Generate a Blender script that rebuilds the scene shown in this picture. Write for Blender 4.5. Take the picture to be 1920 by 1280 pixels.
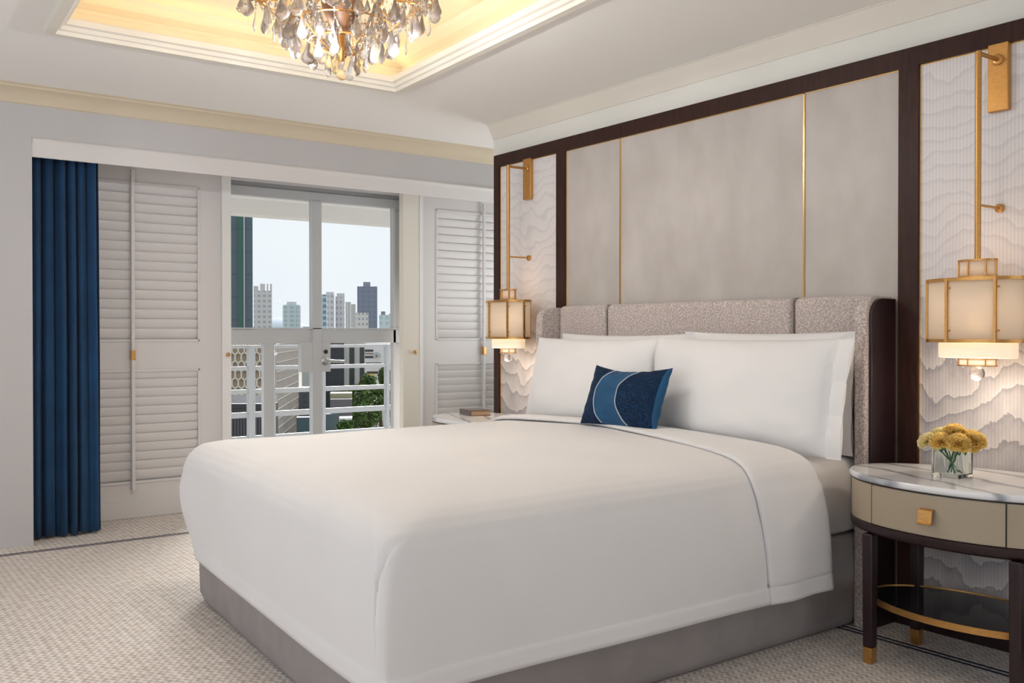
import bpy, bmesh, math, random
from mathutils import Vector, Matrix, noise
random.seed(7)
S = bpy.context.scene
for o in list(bpy.data.objects):
    bpy.data.objects.remove(o)
COL = S.collection
PI = math.pi
def R(d): return math.radians(d)

# ------------------------------------------------------------------ camera
FPX = 1784.18
YAW, PITCH, CH = 53.7127, 0.4817, 1.15
cam_d = bpy.data.cameras.new('camera')
cam_d.sensor_width = 36.0
cam_d.lens = 36.0 * FPX / 1920.0
cam_d.clip_end = 3000
cam = bpy.data.objects.new('camera', cam_d)
cam.location = (0, 0, CH)
cam.rotation_euler = (R(90 - PITCH), 0, R(YAW - 90))
COL.objects.link(cam)
S.camera = cam

# ------------------------------------------------------------------ colour and world
S.view_settings.view_transform = 'Standard'
S.view_settings.look = 'None'
S.view_settings.exposure = 0.57
S.view_settings.gamma = 1.0
S.view_settings.use_curve_mapping = False
W = bpy.data.worlds.new('sky')
S.world = W
W.use_nodes = True
nt = W.node_tree
nt.nodes.clear()
wo = nt.nodes.new('ShaderNodeOutputWorld')
wb = nt.nodes.new('ShaderNodeBackground')
tc = nt.nodes.new('ShaderNodeTexCoord')
nz = nt.nodes.new('ShaderNodeTexNoise'); nz.inputs['Scale'].default_value = 2.5; nz.inputs['Detail'].default_value = 4
cr = nt.nodes.new('ShaderNodeValToRGB')
cr.color_ramp.elements[0].position = 0.35; cr.color_ramp.elements[0].color = (0.72, 0.80, 0.90, 1)
cr.color_ramp.elements[1].position = 0.65; cr.color_ramp.elements[1].color = (0.86, 0.88, 0.91, 1)
nt.links.new(tc.outputs['Generated'], nz.inputs['Vector'])
nt.links.new(nz.outputs['Fac'], cr.inputs['Fac'])
nt.links.new(cr.outputs['Color'], wb.inputs['Color'])
wb.inputs['Strength'].default_value = 0.755
nt.links.new(wb.outputs['Background'], wo.inputs['Surface'])

def area(name, loc, rot, sx, sy, watt, col):
    d = bpy.data.lights.new(name, 'AREA'); d.shape = 'RECTANGLE'; d.size = sx; d.size_y = sy
    d.energy = watt; d.color = col
    o = bpy.data.objects.new(name, d); o.location = loc; o.rotation_euler = rot; COL.objects.link(o); return o
def point(name, loc, watt, col, rad=0.03):
    d = bpy.data.lights.new(name, 'POINT'); d.energy = watt; d.color = col; d.shadow_soft_size = rad
    o = bpy.data.objects.new(name, d); o.location = loc; COL.objects.link(o); return o
sun_d = bpy.data.lights.new('sun', 'SUN'); sun_d.energy = 6.0; sun_d.angle = R(26); sun_d.color = (1, 0.98, 0.97)
sun = bpy.data.objects.new('sun', sun_d); sun.rotation_euler = Vector((-0.50, -0.78, -0.44)).to_track_quat('-Z', 'Y').to_euler(); COL.objects.link(sun)
# added daylight from an assumed side window, then an added fill light behind the camera
area('assumed_side_daylight', (-2.44, 2.6, 1.35), (0, R(-90), 0), 1.7, 4.4, 23, (0.88, 0.94, 1.0))
area('rear_fill_light', (1.2, -2.44, 1.35), (R(90), 0, 0), 3.6, 1.7, 11, (0.92, 0.95, 1.0))

# added unseen light hidden in the recess, brightening the ceiling near the window
area('recess_fill_light', (5.12, 5.32, 1.35), (0, R(143), 0), 1.5, 0.6, 11, (0.93, 0.96, 1.0))

# ------------------------------------------------------------------ materials
def mat(name, col=(0.8, 0.8, 0.8), rough=0.5, metal=0.0, **kw):
    m = bpy.data.materials.new(name); m.use_nodes = True
    b = m.node_tree.nodes['Principled BSDF']
    b.inputs['Base Color'].default_value = (*col, 1)
    b.inputs['Roughness'].default_value = rough
    b.inputs['Metallic'].default_value = metal
    for k, v in kw.items():
        b.inputs[k.replace('_', ' ')].default_value = v
    return m
def nodes(m): return m.node_tree.nodes, m.node_tree.links, m.node_tree.nodes['Principled BSDF']
def N(m, t, **kw):
    n = m.node_tree.nodes.new(t)
    for k, v in kw.items(): setattr(n, k, v)
    return n
def setin(n, **kw):
    for k, v in kw.items(): n.inputs[k.replace('_', ' ')].default_value = v
    return n
def ramp(m, stops):
    c = N(m, 'ShaderNodeValToRGB'); e = c.color_ramp.elements
    while len(e) < len(stops): e.new(0.5)
    for i, (p, cc) in enumerate(stops):
        e[i].position = p; e[i].color = (*cc, 1)
    return c
def math_n(m, op, a, b=None):
    n = N(m, 'ShaderNodeMath', operation=op)
    for i, v in enumerate((a, b)):
        if v is None: continue
        if isinstance(v, (int, float)): n.inputs[i].default_value = v
        else: m.node_tree.links.new(v, n.inputs[i])
    return n.outputs[0]
def coords(m, kind='Object', scale=(1, 1, 1)):
    t = N(m, 'ShaderNodeTexCoord'); mp = N(m, 'ShaderNodeMapping'); mp.inputs['Scale'].default_value = scale
    m.node_tree.links.new(t.outputs[kind], mp.inputs['Vector']); return mp.outputs['Vector']
def noisemat(name, c1, c2, scale=20, rough=0.6, bump=0.0, bscale=None, stretch=(1, 1, 1), lo=0.35, hi=0.65, bdist=0.002, metal=0, detail=4, **kw):
    m = mat(name, c1, rough, metal, **kw); ns, ln, b = nodes(m)
    v = coords(m, scale=stretch)
    n = N(m, 'ShaderNodeTexNoise'); setin(n, Scale=scale, Detail=detail); ln.new(v, n.inputs['Vector'])
    r = ramp(m, [(lo, c1), (hi, c2)]); ln.new(n.outputs['Fac'], r.inputs['Fac']); ln.new(r.outputs['Color'], b.inputs['Base Color'])
    if bump:
        n2 = N(m, 'ShaderNodeTexNoise'); setin(n2, Scale=bscale or scale, Detail=3); ln.new(v, n2.inputs['Vector'])
        bp = N(m, 'ShaderNodeBump'); setin(bp, Strength=bump, Distance=bdist); ln.new(n2.outputs['Fac'], bp.inputs['Height']); ln.new(bp.outputs['Normal'], b.inputs['Normal'])
    return m
M = {}
M['wall'] = mat('wall_paint', (0.58, 0.565, 0.565), 0.85)
M['wall_cream'] = mat('cream_paint', (0.84, 0.83, 0.77), 0.8)
M['crown'] = mat('beige_crown_paint', (0.70, 0.60, 0.45), 0.7)
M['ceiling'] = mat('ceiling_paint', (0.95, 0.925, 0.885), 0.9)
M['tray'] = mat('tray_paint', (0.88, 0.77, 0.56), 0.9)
M['mould'] = mat('moulding_paint', (0.82, 0.77, 0.68), 0.7)
M['white'] = mat('white_satin_paint', (0.76, 0.73, 0.715), 0.4)
M['brightwhite'] = mat('bright_white_paint', (0.88, 0.87, 0.85), 0.4)
M['grey_frame'] = mat('grey_aluminium', (0.52, 0.53, 0.54), 0.45, 0.0)
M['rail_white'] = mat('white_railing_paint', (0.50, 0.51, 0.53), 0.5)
M['steel'] = mat('brushed_steel', (0.6, 0.6, 0.6), 0.3, 1.0)
M['black'] = mat('black', (0.01, 0.01, 0.01), 0.4)
M['wood'] = noisemat('dark_walnut', (0.034, 0.014, 0.010), (0.050, 0.021, 0.016), 14, 0.45, stretch=(6, 6, 0.8), Specular_IOR_Level=0.2)
M['wood_dark'] = noisemat('aubergine_lacquer', (0.020, 0.008, 0.010), (0.030, 0.012, 0.014), 10, 0.35, stretch=(4, 4, 0.6))
M['brass'] = noisemat('brushed_brass', (0.55, 0.29, 0.09), (0.66, 0.36, 0.12), 60, 0.36, metal=0.85, stretch=(1, 1, 8))
M['goldline'] = mat('polished_gold_strip', (0.85, 0.58, 0.25), 0.25, 1.0)
M['parchment'] = noisemat('taupe_parchment_leather', (0.50, 0.46, 0.42), (0.62, 0.575, 0.54), 3.5, 0.5, bump=0.15, bscale=60, stretch=(1, 1, 0.6), detail=8)
M['headfab'] = noisemat('silver_taupe_chenille', (0.42, 0.35, 0.325), (0.72, 0.63, 0.59), 130, 0.7, bump=0.6, bscale=130, stretch=(1, 1, 1.2), bdist=0.004, lo=0.42, hi=0.60, Sheen_Weight=0.3)
M['linen'] = noisemat('white_cotton', (0.86, 0.84, 0.835), (0.88, 0.86, 0.855), 3, 0.75, bump=0.08, bscale=300, Sheen_Weight=0.15)
M['pillow'] = noisemat('white_pillow_cotton', (0.88, 0.865, 0.855), (0.90, 0.885, 0.875), 3, 0.7, bump=0.16, bscale=9, bdist=0.012, Sheen_Weight=0.15)
M['basefab'] = noisemat('grey_taupe_bed_base_fabric', (0.33, 0.30, 0.29), (0.37, 0.335, 0.325), 8, 0.85, bump=0.1, bscale=400)
M['curtain'] = noisemat('royal_blue_velvet', (0.003, 0.040, 0.11), (0.005, 0.055, 0.145), 6, 0.85, Sheen_Weight=0.08, Sheen_Roughness=0.5)
M['velvet'] = noisemat('blue_velvet', (0.001, 0.060, 0.155), (0.002, 0.085, 0.205), 8, 0.7, Sheen_Weight=0.05)
M['cream_lacquer'] = mat('cream_lacquer', (0.42, 0.345, 0.25), 0.4)
M['blackglass'] = mat('black_glass', (0.012, 0.014, 0.016), 0.08)
M['shade'] = mat('frosted_shade', (0.85, 0.74, 0.60), 0.6, 0, Transmission_Weight=0.25, Emission_Color=(1, 0.72, 0.46, 1), Emission_Strength=0.07)
M['diffuser'] = mat('glowing_diffuser', (0.9, 0.8, 0.66), 0.6, 0, Emission_Color=(1, 0.78, 0.52, 1), Emission_Strength=0.35)
M['crystal'] = mat('crystal', (0.80, 0.76, 0.73), 0.03, 0, Transmission_Weight=0.88, IOR=1.6)
M['smoky'] = mat('smoky_crystal', (0.52, 0.46, 0.43), 0.04, 0, Transmission_Weight=0.75, IOR=1.6)
M['ambercr'] = mat('amber_crystal', (1.0, 0.78, 0.45), 0.03, 0, Transmission_Weight=0.8, IOR=1.6)
M['amberbowl'] = mat('brown_fabric_core', (0.16, 0.07, 0.025), 0.5)
M['bulb'] = mat('bulb_glow', (1, 0.9, 0.8), 0.5, 0, Emission_Color=(1, 0.88, 0.7, 1), Emission_Strength=2.5)
M['clearglass'] = mat('vase_glass', (0.95, 1, 0.97), 0.0, 0, Transmission_Weight=1.0, IOR=1.3)
M['petal'] = noisemat('yellow_petals', (1.0, 0.74, 0.22), (1.0, 0.88, 0.46), 60, 0.6, Subsurface_Weight=0.0)
M['petal_pale'] = noisemat('pale_yellow_petals', (1.0, 0.88, 0.48), (1.0, 0.96, 0.70), 60, 0.6, Subsurface_Weight=0.0)
M['green'] = noisemat('stem_green', (0.03, 0.12, 0.03), (0.08, 0.25, 0.06), 40, 0.5)
M['book'] = mat('brown_leather_cover', (0.10, 0.055, 0.045), 0.35)
M['bookedge'] = mat('gilt_page_edge', (0.45, 0.30, 0.18), 0.5)
M['piping'] = mat('silver_piping', (0.45, 0.50, 0.55), 0.5)
M['hedge'] = noisemat('tree_leaves', (0.03, 0.08, 0.015), (0.17, 0.27, 0.06), 1.2, 0.8, bump=0.8, bscale=3, bdist=0.4)
M['bark'] = mat('bark', (0.12, 0.08, 0.05), 0.9)

for k_ in ('petal', 'petal_pale'):   # thin petals let light through
    m_ = M[k_]; n_ = m_.node_tree.nodes; b_ = n_['Principled BSDF']; o_ = n_['Material Output']
    t_ = n_.new('ShaderNodeBsdfTranslucent'); x_ = n_.new('ShaderNodeMixShader'); x_.inputs[0].default_value = 0.5
    src_ = b_.inputs['Base Color'].links[0].from_socket
    m_.node_tree.links.new(src_, t_.inputs['Color']); m_.node_tree.links.new(b_.outputs[0], x_.inputs[1]); m_.node_tree.links.new(t_.outputs[0], x_.inputs[2]); m_.node_tree.links.new(x_.outputs[0], o_.inputs[0])
def m_pane():
    m = bpy.data.materials.new('window_glass'); m.use_nodes = True; n = m.node_tree; n.nodes.clear()
    o = n.nodes.new('ShaderNodeOutputMaterial'); t = n.nodes.new('ShaderNodeBsdfTransparent'); g = n.nodes.new('ShaderNodeBsdfGlossy')
    g.inputs['Roughness'].default_value = 0.0; t.inputs['Color'].default_value = (0.97, 0.985, 0.98, 1)
    mx = n.nodes.new('ShaderNodeMixShader'); mx.inputs[0].default_value = 0.005
    n.links.new(t.outputs[0], mx.inputs[1]); n.links.new(g.outputs[0], mx.inputs[2]); n.links.new(mx.outputs[0], o.inputs[0]); return m
M['pane'] = m_pane()

def m_carpet():
    m = mat('patterned_carpet', (0.5, 0.4, 0.3), 0.95); ns, ln, b = nodes(m)
    v = coords(m); sx = N(m, 'ShaderNodeSeparateXYZ'); ln.new(v, sx.inputs[0])
    X, Y = sx.outputs['X'], sx.outputs['Y']
    tri = math_n(m, 'PINGPONG', math_n(m, 'MULTIPLY', Y, 1 / 0.036), 0.5)
    a = math_n(m, 'ADD', math_n(m, 'MULTIPLY', X, 1 / 0.028), math_n(m, 'MULTIPLY', tri, 1.3))
    w = math_n(m, 'PINGPONG', a, 0.5)
    n1 = N(m, 'ShaderNodeTexNoise'); setin(n1, Scale=28, Detail=3); ln.new(v, n1.inputs['Vector'])
    n2 = N(m, 'ShaderNodeTexNoise'); setin(n2, Scale=260, Detail=2); ln.new(v, n2.inputs['Vector'])
    s = math_n(m, 'ADD', math_n(m, 'MULTIPLY', w, 0.9), math_n(m, 'MULTIPLY', n1.outputs['Fac'], 0.75))
    s = math_n(m, 'ADD', s, math_n(m, 'MULTIPLY', n2.outputs['Fac'], 0.3))
    r = ramp(m, [(0.50, (0.50, 0.425, 0.37)), (0.95, (0.88, 0.815, 0.755))]); ln.new(s, r.inputs['Fac'])
    ln.new(r.outputs['Color'], b.inputs['Base Color'])
    bp = N(m, 'ShaderNodeBump'); setin(bp, Strength=0.35, Distance=0.003); ln.new(s, bp.inputs['Height']); ln.new(bp.outputs['Normal'], b.inputs['Normal'])
    return m
M['carpet'] = m_carpet()

def m_mural():
    m = mat('mountain_mural_paper', (0.8, 0.78, 0.76), 0.55); ns, ln, b = nodes(m)
    v = coords(m); sx = N(m, 'ShaderNodeSeparateXYZ'); ln.new(v, sx.inputs[0]); Y, Z = sx.outputs['Y'], sx.outputs['Z']
    cb = N(m, 'ShaderNodeCombineXYZ'); ln.new(Y, cb.inputs[0]); ln.new(math_n(m, 'MULTIPLY', Z, 0.55), cb.inputs[1])
    n1 = N(m, 'ShaderNodeTexNoise'); setin(n1, Scale=3.6, Detail=6, Roughness=0.52); ln.new(cb.outputs[0], n1.inputs['Vector'])
    # layered ridges below, smoother strata above
    low = math_n(m, 'ADD', math_n(m, 'MULTIPLY', Z, 11.0), math_n(m, 'MULTIPLY', n1.outputs['Fac'], 5.5))
    fl = math_n(m, 'FRACT', low)
    rl = ramp(m, [(0.0, (0.68, 0.635, 0.61)), (0.70, (0.50, 0.465, 0.465)), (0.93, (0.37, 0.35, 0.365)), (0.96, (0.70, 0.65, 0.62)), (1.0, (0.70, 0.65, 0.62))])
    ln.new(fl, rl.inputs['Fac'])
    n3 = N(m, 'ShaderNodeTexNoise'); setin(n3, Scale=2.2, Detail=2); ln.new(cb.outputs[0], n3.inputs['Vector'])
    n4 = N(m, 'ShaderNodeTexNoise'); setin(n4, Scale=9, Detail=2); ln.new(cb.outputs[0], n4.inputs['Vector'])
    up = math_n(m, 'ADD', math_n(m, 'MULTIPLY', Z, 15), math_n(m, 'ADD', math_n(m, 'MULTIPLY', n3.outputs['Fac'], 7), math_n(m, 'MULTIPLY', n4.outputs['Fac'], 1.6)))
    fu = math_n(m, 'FRACT', up)
    ru = ramp(m, [(0.0, (0.84, 0.81, 0.81)), (0.55, (0.83, 0.80, 0.80)), (0.85, (0.74, 0.715, 0.725)), (0.97, (0.87, 0.84, 0.83)), (1.0, (0.87, 0.84, 0.83))])
    ln.new(fu, ru.inputs['Fac'])
    k = N(m, 'ShaderNodeMapRange'); ln.new(Z, k.inputs[0]); k.inputs[1].default_value = 0.95; k.inputs[2].default_value = 1.25
    mx = N(m, 'ShaderNodeMix', data_type='RGBA'); ln.new(k.outputs[0], mx.inputs[0]); ln.new(rl.outputs['Color'], mx.inputs[6]); ln.new(ru.outputs['Color'], mx.inputs[7])
    rib = math_n(m, 'PINGPONG', math_n(m, 'MULTIPLY', Y, 1 / 0.0135), 0.5)
    rr = ramp(m, [(0.04, (0.90, 0.885, 0.895)), (0.30, (1, 1, 1))]); ln.new(rib, rr.inputs['Fac'])
    mu = N(m, 'ShaderNodeMix', data_type='RGBA', blend_type='MULTIPLY'); mu.inputs[0].default_value = 1
    ln.new(mx.outputs[2], mu.inputs[6]); ln.new(rr.outputs['Color'], mu.inputs[7]); ln.new(mu.outputs[2], b.inputs['Base Color'])
    bp = N(m, 'ShaderNodeBump'); setin(bp, Strength=0.25, Distance=0.003); ln.new(rib, bp.inputs['Height']); ln.new(bp.outputs['Normal'], b.inputs['Normal'])
    return m
M['mural'] = m_mural()

def m_marble():
    m = mat('white_marble', (0.85, 0.85, 0.86), 0.15); ns, ln, b = nodes(m)
    v = coords(m); mp = N(m, 'ShaderNodeMapping'); mp.inputs['Rotation'].default_value = (0, 0, R(20)); mp.inputs['Location'].default_value = (0.33, 0.1, 0); ln.new(v, mp.inputs[0])
    w = N(m, 'ShaderNodeTexWave'); setin(w, Scale=1.9, Distortion=3.5, Detail=4, Detail_Scale=1.2); ln.new(mp.outputs[0], w.inputs['Vector'])
    n1 = N(m, 'ShaderNodeTexNoise'); setin(n1, Scale=5, Detail=4); ln.new(v, n1.inputs['Vector'])
    f = math_n(m, 'MULTIPLY', w.outputs['Fac'], math_n(m, 'ADD', n1.outputs['Fac'], 0.5))
    r = ramp(m, [(0.0, (0.36, 0.38, 0.41)), (0.05, (0.70, 0.71, 0.73)), (0.14, (0.86, 0.86, 0.87)), (0.6, (0.90, 0.90, 0.91))]); ln.new(f, r.inputs['Fac']); ln.new(r.outputs['Color'], b.inputs['Base Color'])
    return m
M['marble'] = m_marble()

def m_quilt():
    m = mat('navy_quilted_velvet', (0.01, 0.03, 0.08), 0.7, 0, Specular_IOR_Level=0.2); ns, ln, b = nodes(m)
    v = coords(m); w = N(m, 'ShaderNodeTexWave'); setin(w, Scale=62, Distortion=16, Detail=1, Detail_Scale=0.45); ln.new(v, w.inputs['Vector'])
    r = ramp(m, [(0.05, (0.002, 0.009, 0.028)), (0.5, (0.004, 0.030, 0.085))]); ln.new(w.outputs['Fac'], r.inputs['Fac']); ln.new(r.outputs['Color'], b.inputs['Base Color'])
    bp = N(m, 'ShaderNodeBump'); setin(bp, Strength=0.6, Distance=0.004); ln.new(w.outputs['Fac'], bp.inputs['Height']); ln.new(bp.outputs['Normal'], b.inputs['Normal'])
    return m
M['quilt'] = m_quilt()

def m_facade(name, wall, glass, ww, hh, fw=0.5, fh=0.5, rough=0.6, diag=0.0):
    """a tower skin: window openings repeating every ww by hh metres"""
    m = mat(name, wall, rough); ns, ln, b = nodes(m)
    v = coords(m); sx = N(m, 'ShaderNodeSeparateXYZ'); ln.new(v, sx.inputs[0])
    X, Y, Z = sx.outputs
    h = math_n(m, 'ADD', X, Y)
    fx = math_n(m, 'LESS_THAN', math_n(m, 'FRACT', math_n(m, 'MULTIPLY', h, 1 / ww)), fw)
    fz = math_n(m, 'LESS_THAN', math_n(m, 'FRACT', math_n(m, 'MULTIPLY', Z, 1 / hh)), fh)
    f = math_n(m, 'MULTIPLY', fx, fz)
    r = ramp(m, [(0, wall), (1, glass)]); ln.new(f, r.inputs['Fac']); ln.new(r.outputs['Color'], b.inputs['Base Color'])
    return m

# ------------------------------------------------------------------ mesh helpers
class MB:
    def __init__(s): s.v = []; s.f = []; s.m = []
    def add(s, vs, fs, mi=0):
        o = len(s.v); s.v += [tuple(v) for v in vs]; s.f += [[i + o for i in f] for f in fs]; s.m += [mi] * len(fs); return s
    def box(s, x0, x1, y0, y1, z0, z1, mi=0):
        vs = [(x, y, z) for x in (x0, x1) for y in (y0, y1) for z in (z0, z1)]
        return s.add(vs, [(0, 1, 3, 2), (4, 6, 7, 5), (0, 4, 5, 1), (2, 3, 7, 6), (0, 2, 6, 4), (1, 5, 7, 3)], mi)
    def loops(s, rings, close=True, cap0=False, cap1=False, mi=0):
        n = len(rings[0]); vs = [p for r in rings for p in r]; fs = []
        for i in range(len(rings) - 1):
            for j in range(n if close else n - 1):
                k = (j + 1) % n
                fs.append((i * n + j, i * n + k, (i + 1) * n + k, (i + 1) * n + j))
        if cap0: fs.append(tuple(reversed(range(n))))
        if cap1: fs.append(tuple((len(rings) - 1) * n + j for j in range(n)))
        return s.add(vs, fs, mi)
    def tube(s, pts, r, n=10, mi=0, cap=True):
        pts = [Vector(p) for p in pts]; rings = []
        rr = r if isinstance(r, (list, tuple)) else [r] * len(pts)
        t0 = (pts[1] - pts[0]).normalized()
        u = t0.orthogonal().normalized()
        for i, p in enumerate(pts):
            a = pts[max(i - 1, 0)]; b = pts[min(i + 1, len(pts) - 1)]
            t = (b - a).normalized(); u = (u - t * u.dot(t)).normalized(); w = t.cross(u)
            rings.append([p + (u * math.cos(2 * PI * k / n) + w * math.sin(2 * PI * k / n)) * rr[i] for k in range(n)])
        return s.loops(rings, True, cap, cap, mi)
    def lathe(s, prof, c=(0, 0, 0), n=24, sx=1, sy=1, mi=0, cap=True, rot=0):
        rings = [[(c[0] + r * sx * math.cos(2 * PI * k / n + rot), c[1] + r * sy * math.sin(2 * PI * k / n + rot), c[2] + z) for k in range(n)] for r, z in prof]
        return s.loops(rings, True, cap, cap, mi)
    def ell(s, a, b, z0, z1, c=(0, 0), n=64, mi=0):
        return s.loops([[(c[0] + a * math.cos(2 * PI * k / n), c[1] + b * math.sin(2 * PI * k / n), z) for k in range(n)] for z in (z0, z1)], True, True, True, mi)
    def ellring(s, a, b, w, z0, z1, c=(0, 0), n=64, mi=0):
        def r(d, z): return [(c[0] + (a + d) * math.cos(2 * PI * k / n), c[1] + (b + d) * math.sin(2 * PI * k / n), z) for k in range(n)]
        return s.loops([r(0, z0), r(0, z1), r(-w, z1), r(-w, z0), r(0, z0)], True, mi=mi)
    def xform(s, mx): s.v = [tuple(mx @ Vector(v)) for v in s.v]; return s
    def build(s, name, m, parent=None, smooth=40, bevel=0.0, loc=None, mods=None):
        me = bpy.data.meshes.new(name); me.from_pydata(s.v, [], s.f)
        for mm in (m if isinstance(m, (list, tuple)) else [m]): me.materials.append(mm)
        if any(s.m): me.polygons.foreach_set('material_index', s.m)
        bm = bmesh.new(); bm.from_mesh(me)
        if name == 'duvet': bm.verts.ensure_lookup_table(); bmesh.ops.remove_doubles(bm, verts=bm.verts[-RINGN:], dist=0.003)
        bmesh.ops.recalc_face_normals(bm, faces=bm.faces); bm.to_mesh(me); bm.free()
        if smooth:
            me.polygons.foreach_set('use_smooth', [True] * len(me.polygons)); me.set_sharp_from_angle(angle=R(smooth))
        me.update()
        o = bpy.data.objects.new(name, me); COL.objects.link(o)
        if parent: o.parent = parent
        if loc: o.location = loc
        if bevel:
            b = o.modifiers.new('bevel', 'BEVEL'); b.width = bevel; b.segments = 3; b.limit_method = 'ANGLE'; b.angle_limit = R(40)
            b.harden_normals = False
        return o
def box(name, m, x0, x1, y0, y1, z0, z1, parent=None, bevel=0.0):
    return MB().box(x0, x1, y0, y1, z0, z1).build(name, m, parent, bevel=bevel, smooth=40 if bevel else 0)
def empty(name, loc=(0, 0, 0), rz=0):
    o = bpy.data.objects.new(name, None); o.location = loc; o.rotation_euler = (0, 0, rz); o.empty_display_size = 0.1; COL.objects.link(o); return o
def tag(o, label=None, cat=None, group=None, kind=None):
    if label: o['label'] = label
    if cat: o['category'] = cat
    if group: o['group'] = group
    if kind: o['kind'] = kind
    return o
def struct(o, label=None): o['kind'] = 'structure'; 
def kids(o): return [c for c in bpy.data.objects if c.parent == o]
def copy_tree(o, parent=None):
    c = o.copy(); COL.objects.link(c); c.parent = parent
    for ch in kids(o): copy_tree(ch, c)
    return c

# ------------------------------------------------------------------ room shell
CEIL = 2.47
XW = 3.50          # headboard wall
def st(o): o['kind'] = 'structure'; return o
f = st(box('floor', M['carpet'], -2.5, 5.2, -2.5, 6.26, -0.06, 0.0))
# carpet border stripes woven in the floor
for nm, a in (('trim_1', (-2.3, 3.25, 5.505, 5.518)), ('trim_2', (-2.3, 3.25, 5.535, 5.548)), ('trim_3', (3.222, 3.235, -2.3, 5.5)), ('trim_4', (3.252, 3.265, -2.3, 5.5))):
    st(box(nm, mat('navy_carpet_line', (0.020, 0.022, 0.05), 0.95), a[0], a[1], a[2], a[3], -0.001, 0.0012))
# ceiling with the tray opening (slightly off square, as measured)
# tray corners at the lower moulding edge: far-left, far-right, near-right, near-left
TR = [(0.80, 4.50), (2.55, 4.50), (2.42, 2.20), (0.70, 2.20)]
def offset_quad(q, d):
    """move every side outwards by d"""
    n = len(q); out = []
    cx = sum(p[0] for p in q) / n; cy = sum(p[1] for p in q) / n
    lines = []
    for i in range(n):
        a = Vector(q[i]); b = Vector(q[(i + 1) % n]); t = (b - a).normalized(); nn = Vector((t.y, -t.x))
        if nn.dot(a - Vector((cx, cy))) < 0: nn = -nn
        lines.append((a + nn * d, t))
    for i in range(n):
        p, t = lines[i - 1]; q2, t2 = lines[i]
        den = t.x * t2.y - t.y * t2.x
        s_ = ((q2.x - p.x) * t2.y - (q2.y - p.y) * t2.x) / den
        out.append((p.x + t.x * s_, p.y + t.y * s_))
    return out
op = offset_quad(TR, -0.02)
mb = MB()
outer = [(-2.5, 6.26), (5.2, 6.26), (5.2, -2.5), (-2.5, -2.5)]
mb.add([(x, y, z) for z in (CEIL, CEIL + 0.05) for (x, y) in outer + op],
       [(0, 1, 5, 4), (1, 2, 6, 5), (2, 3, 7, 6), (3, 0, 4, 7), (8, 9, 13, 12), (9, 10, 14, 13), (10, 11, 15, 14), (11, 8, 12, 15)])
st(mb.build('ceiling', M['ceiling'], smooth=0))
def quadloft(name, m, prof, q=TR):
    mb = MB(); rings = [[(x, y, z) for x, y in offset_quad(q, d)] for d, z in prof]
    return st(mb.loops(rings).build(name, m, smooth=0))
quadloft('trim_5', M['mould'], [(0.0, CEIL + 0.001), (-0.004, CEIL - 0.012), (-0.006, CEIL - 0.034), (-0.045, CEIL - 0.036), (-0.050, CEIL - 0.02), (-0.062, CEIL - 0.016), (-0.066, CEIL - 0.0), (-0.082, CEIL + 0.004), (-0.086, CEIL + 0.03), (-0.07, CEIL + 0.035), (-0.06, CEIL + 0.002)])
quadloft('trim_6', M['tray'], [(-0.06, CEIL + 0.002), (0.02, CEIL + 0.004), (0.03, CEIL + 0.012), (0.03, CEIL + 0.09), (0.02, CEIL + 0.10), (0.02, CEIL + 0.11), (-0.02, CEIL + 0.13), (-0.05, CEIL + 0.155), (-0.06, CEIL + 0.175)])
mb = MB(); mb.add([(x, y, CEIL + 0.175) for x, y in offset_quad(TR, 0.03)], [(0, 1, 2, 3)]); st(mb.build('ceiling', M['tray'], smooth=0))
# cove lamps lying in the tray gutter
for nm, loc, rz, ln_ in (('cove', (1.68, 4.495, CEIL + 0.02), 0, 1.7), ('cove', (1.55, 2.2, CEIL + 0.02), 0, 1.7), ('cove', (0.75, 3.35, CEIL + 0.02), R(90), 2.2), ('cove', (2.49, 3.35, CEIL + 0.02), R(86.8), 2.2)):
    area('cove_strip_light', loc, (R(180), 0, rz), ln_, 0.03, 1.2, (1, 0.76, 0.42))
area('tray_glow', (1.6, 3.35, CEIL + 0.06), (R(180), 0, 0), 0.9, 1.3, 1.8, (1, 0.74, 0.38))

# window-side wall: pier on the left, header, pelmet
st(box('wall_window', M['wall'], -2.5, 0.956, 5.68, 6.26, 0, CEIL))
mb = MB(); mb.box(0.956, 5.2, 5.68, 5.76, 2.212, CEIL)
st(mb.build('wall_header', M['wall'], smooth=0))
mb = MB()  # pelmet board with a rounded top nose
prof = [(5.70, 2.105), (5.686, 2.105), (5.684, 2.108), (5.684, 2.175), (5.672, 2.190), (5.668, 2.198), (5.672, 2.206), (5.684, 2.214), (5.70, 2.214)]
mb.loops([[(x, y, z) for y, z in prof] for x in (0.957, 5.2)], True, True, True)
st(mb.build('trim_7', M['white'], smooth=40))
st(box('trim_8', M['white'], 0.956, 5.2, 5.69, 6.26, 2.20, 2.211))
st(box('wall_window', M['wall'], 0.956, 5.2, 6.21, 6.262, 2.18, CEIL))
st(box('wall_window', M['wall'], 0.956, 2.10, 6.21, 6.262, 0, 2.18))
st(box('wall_window', M['wall'], 3.66, 5.2, 6.21, 6.262, 0, 2.18))
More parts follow.
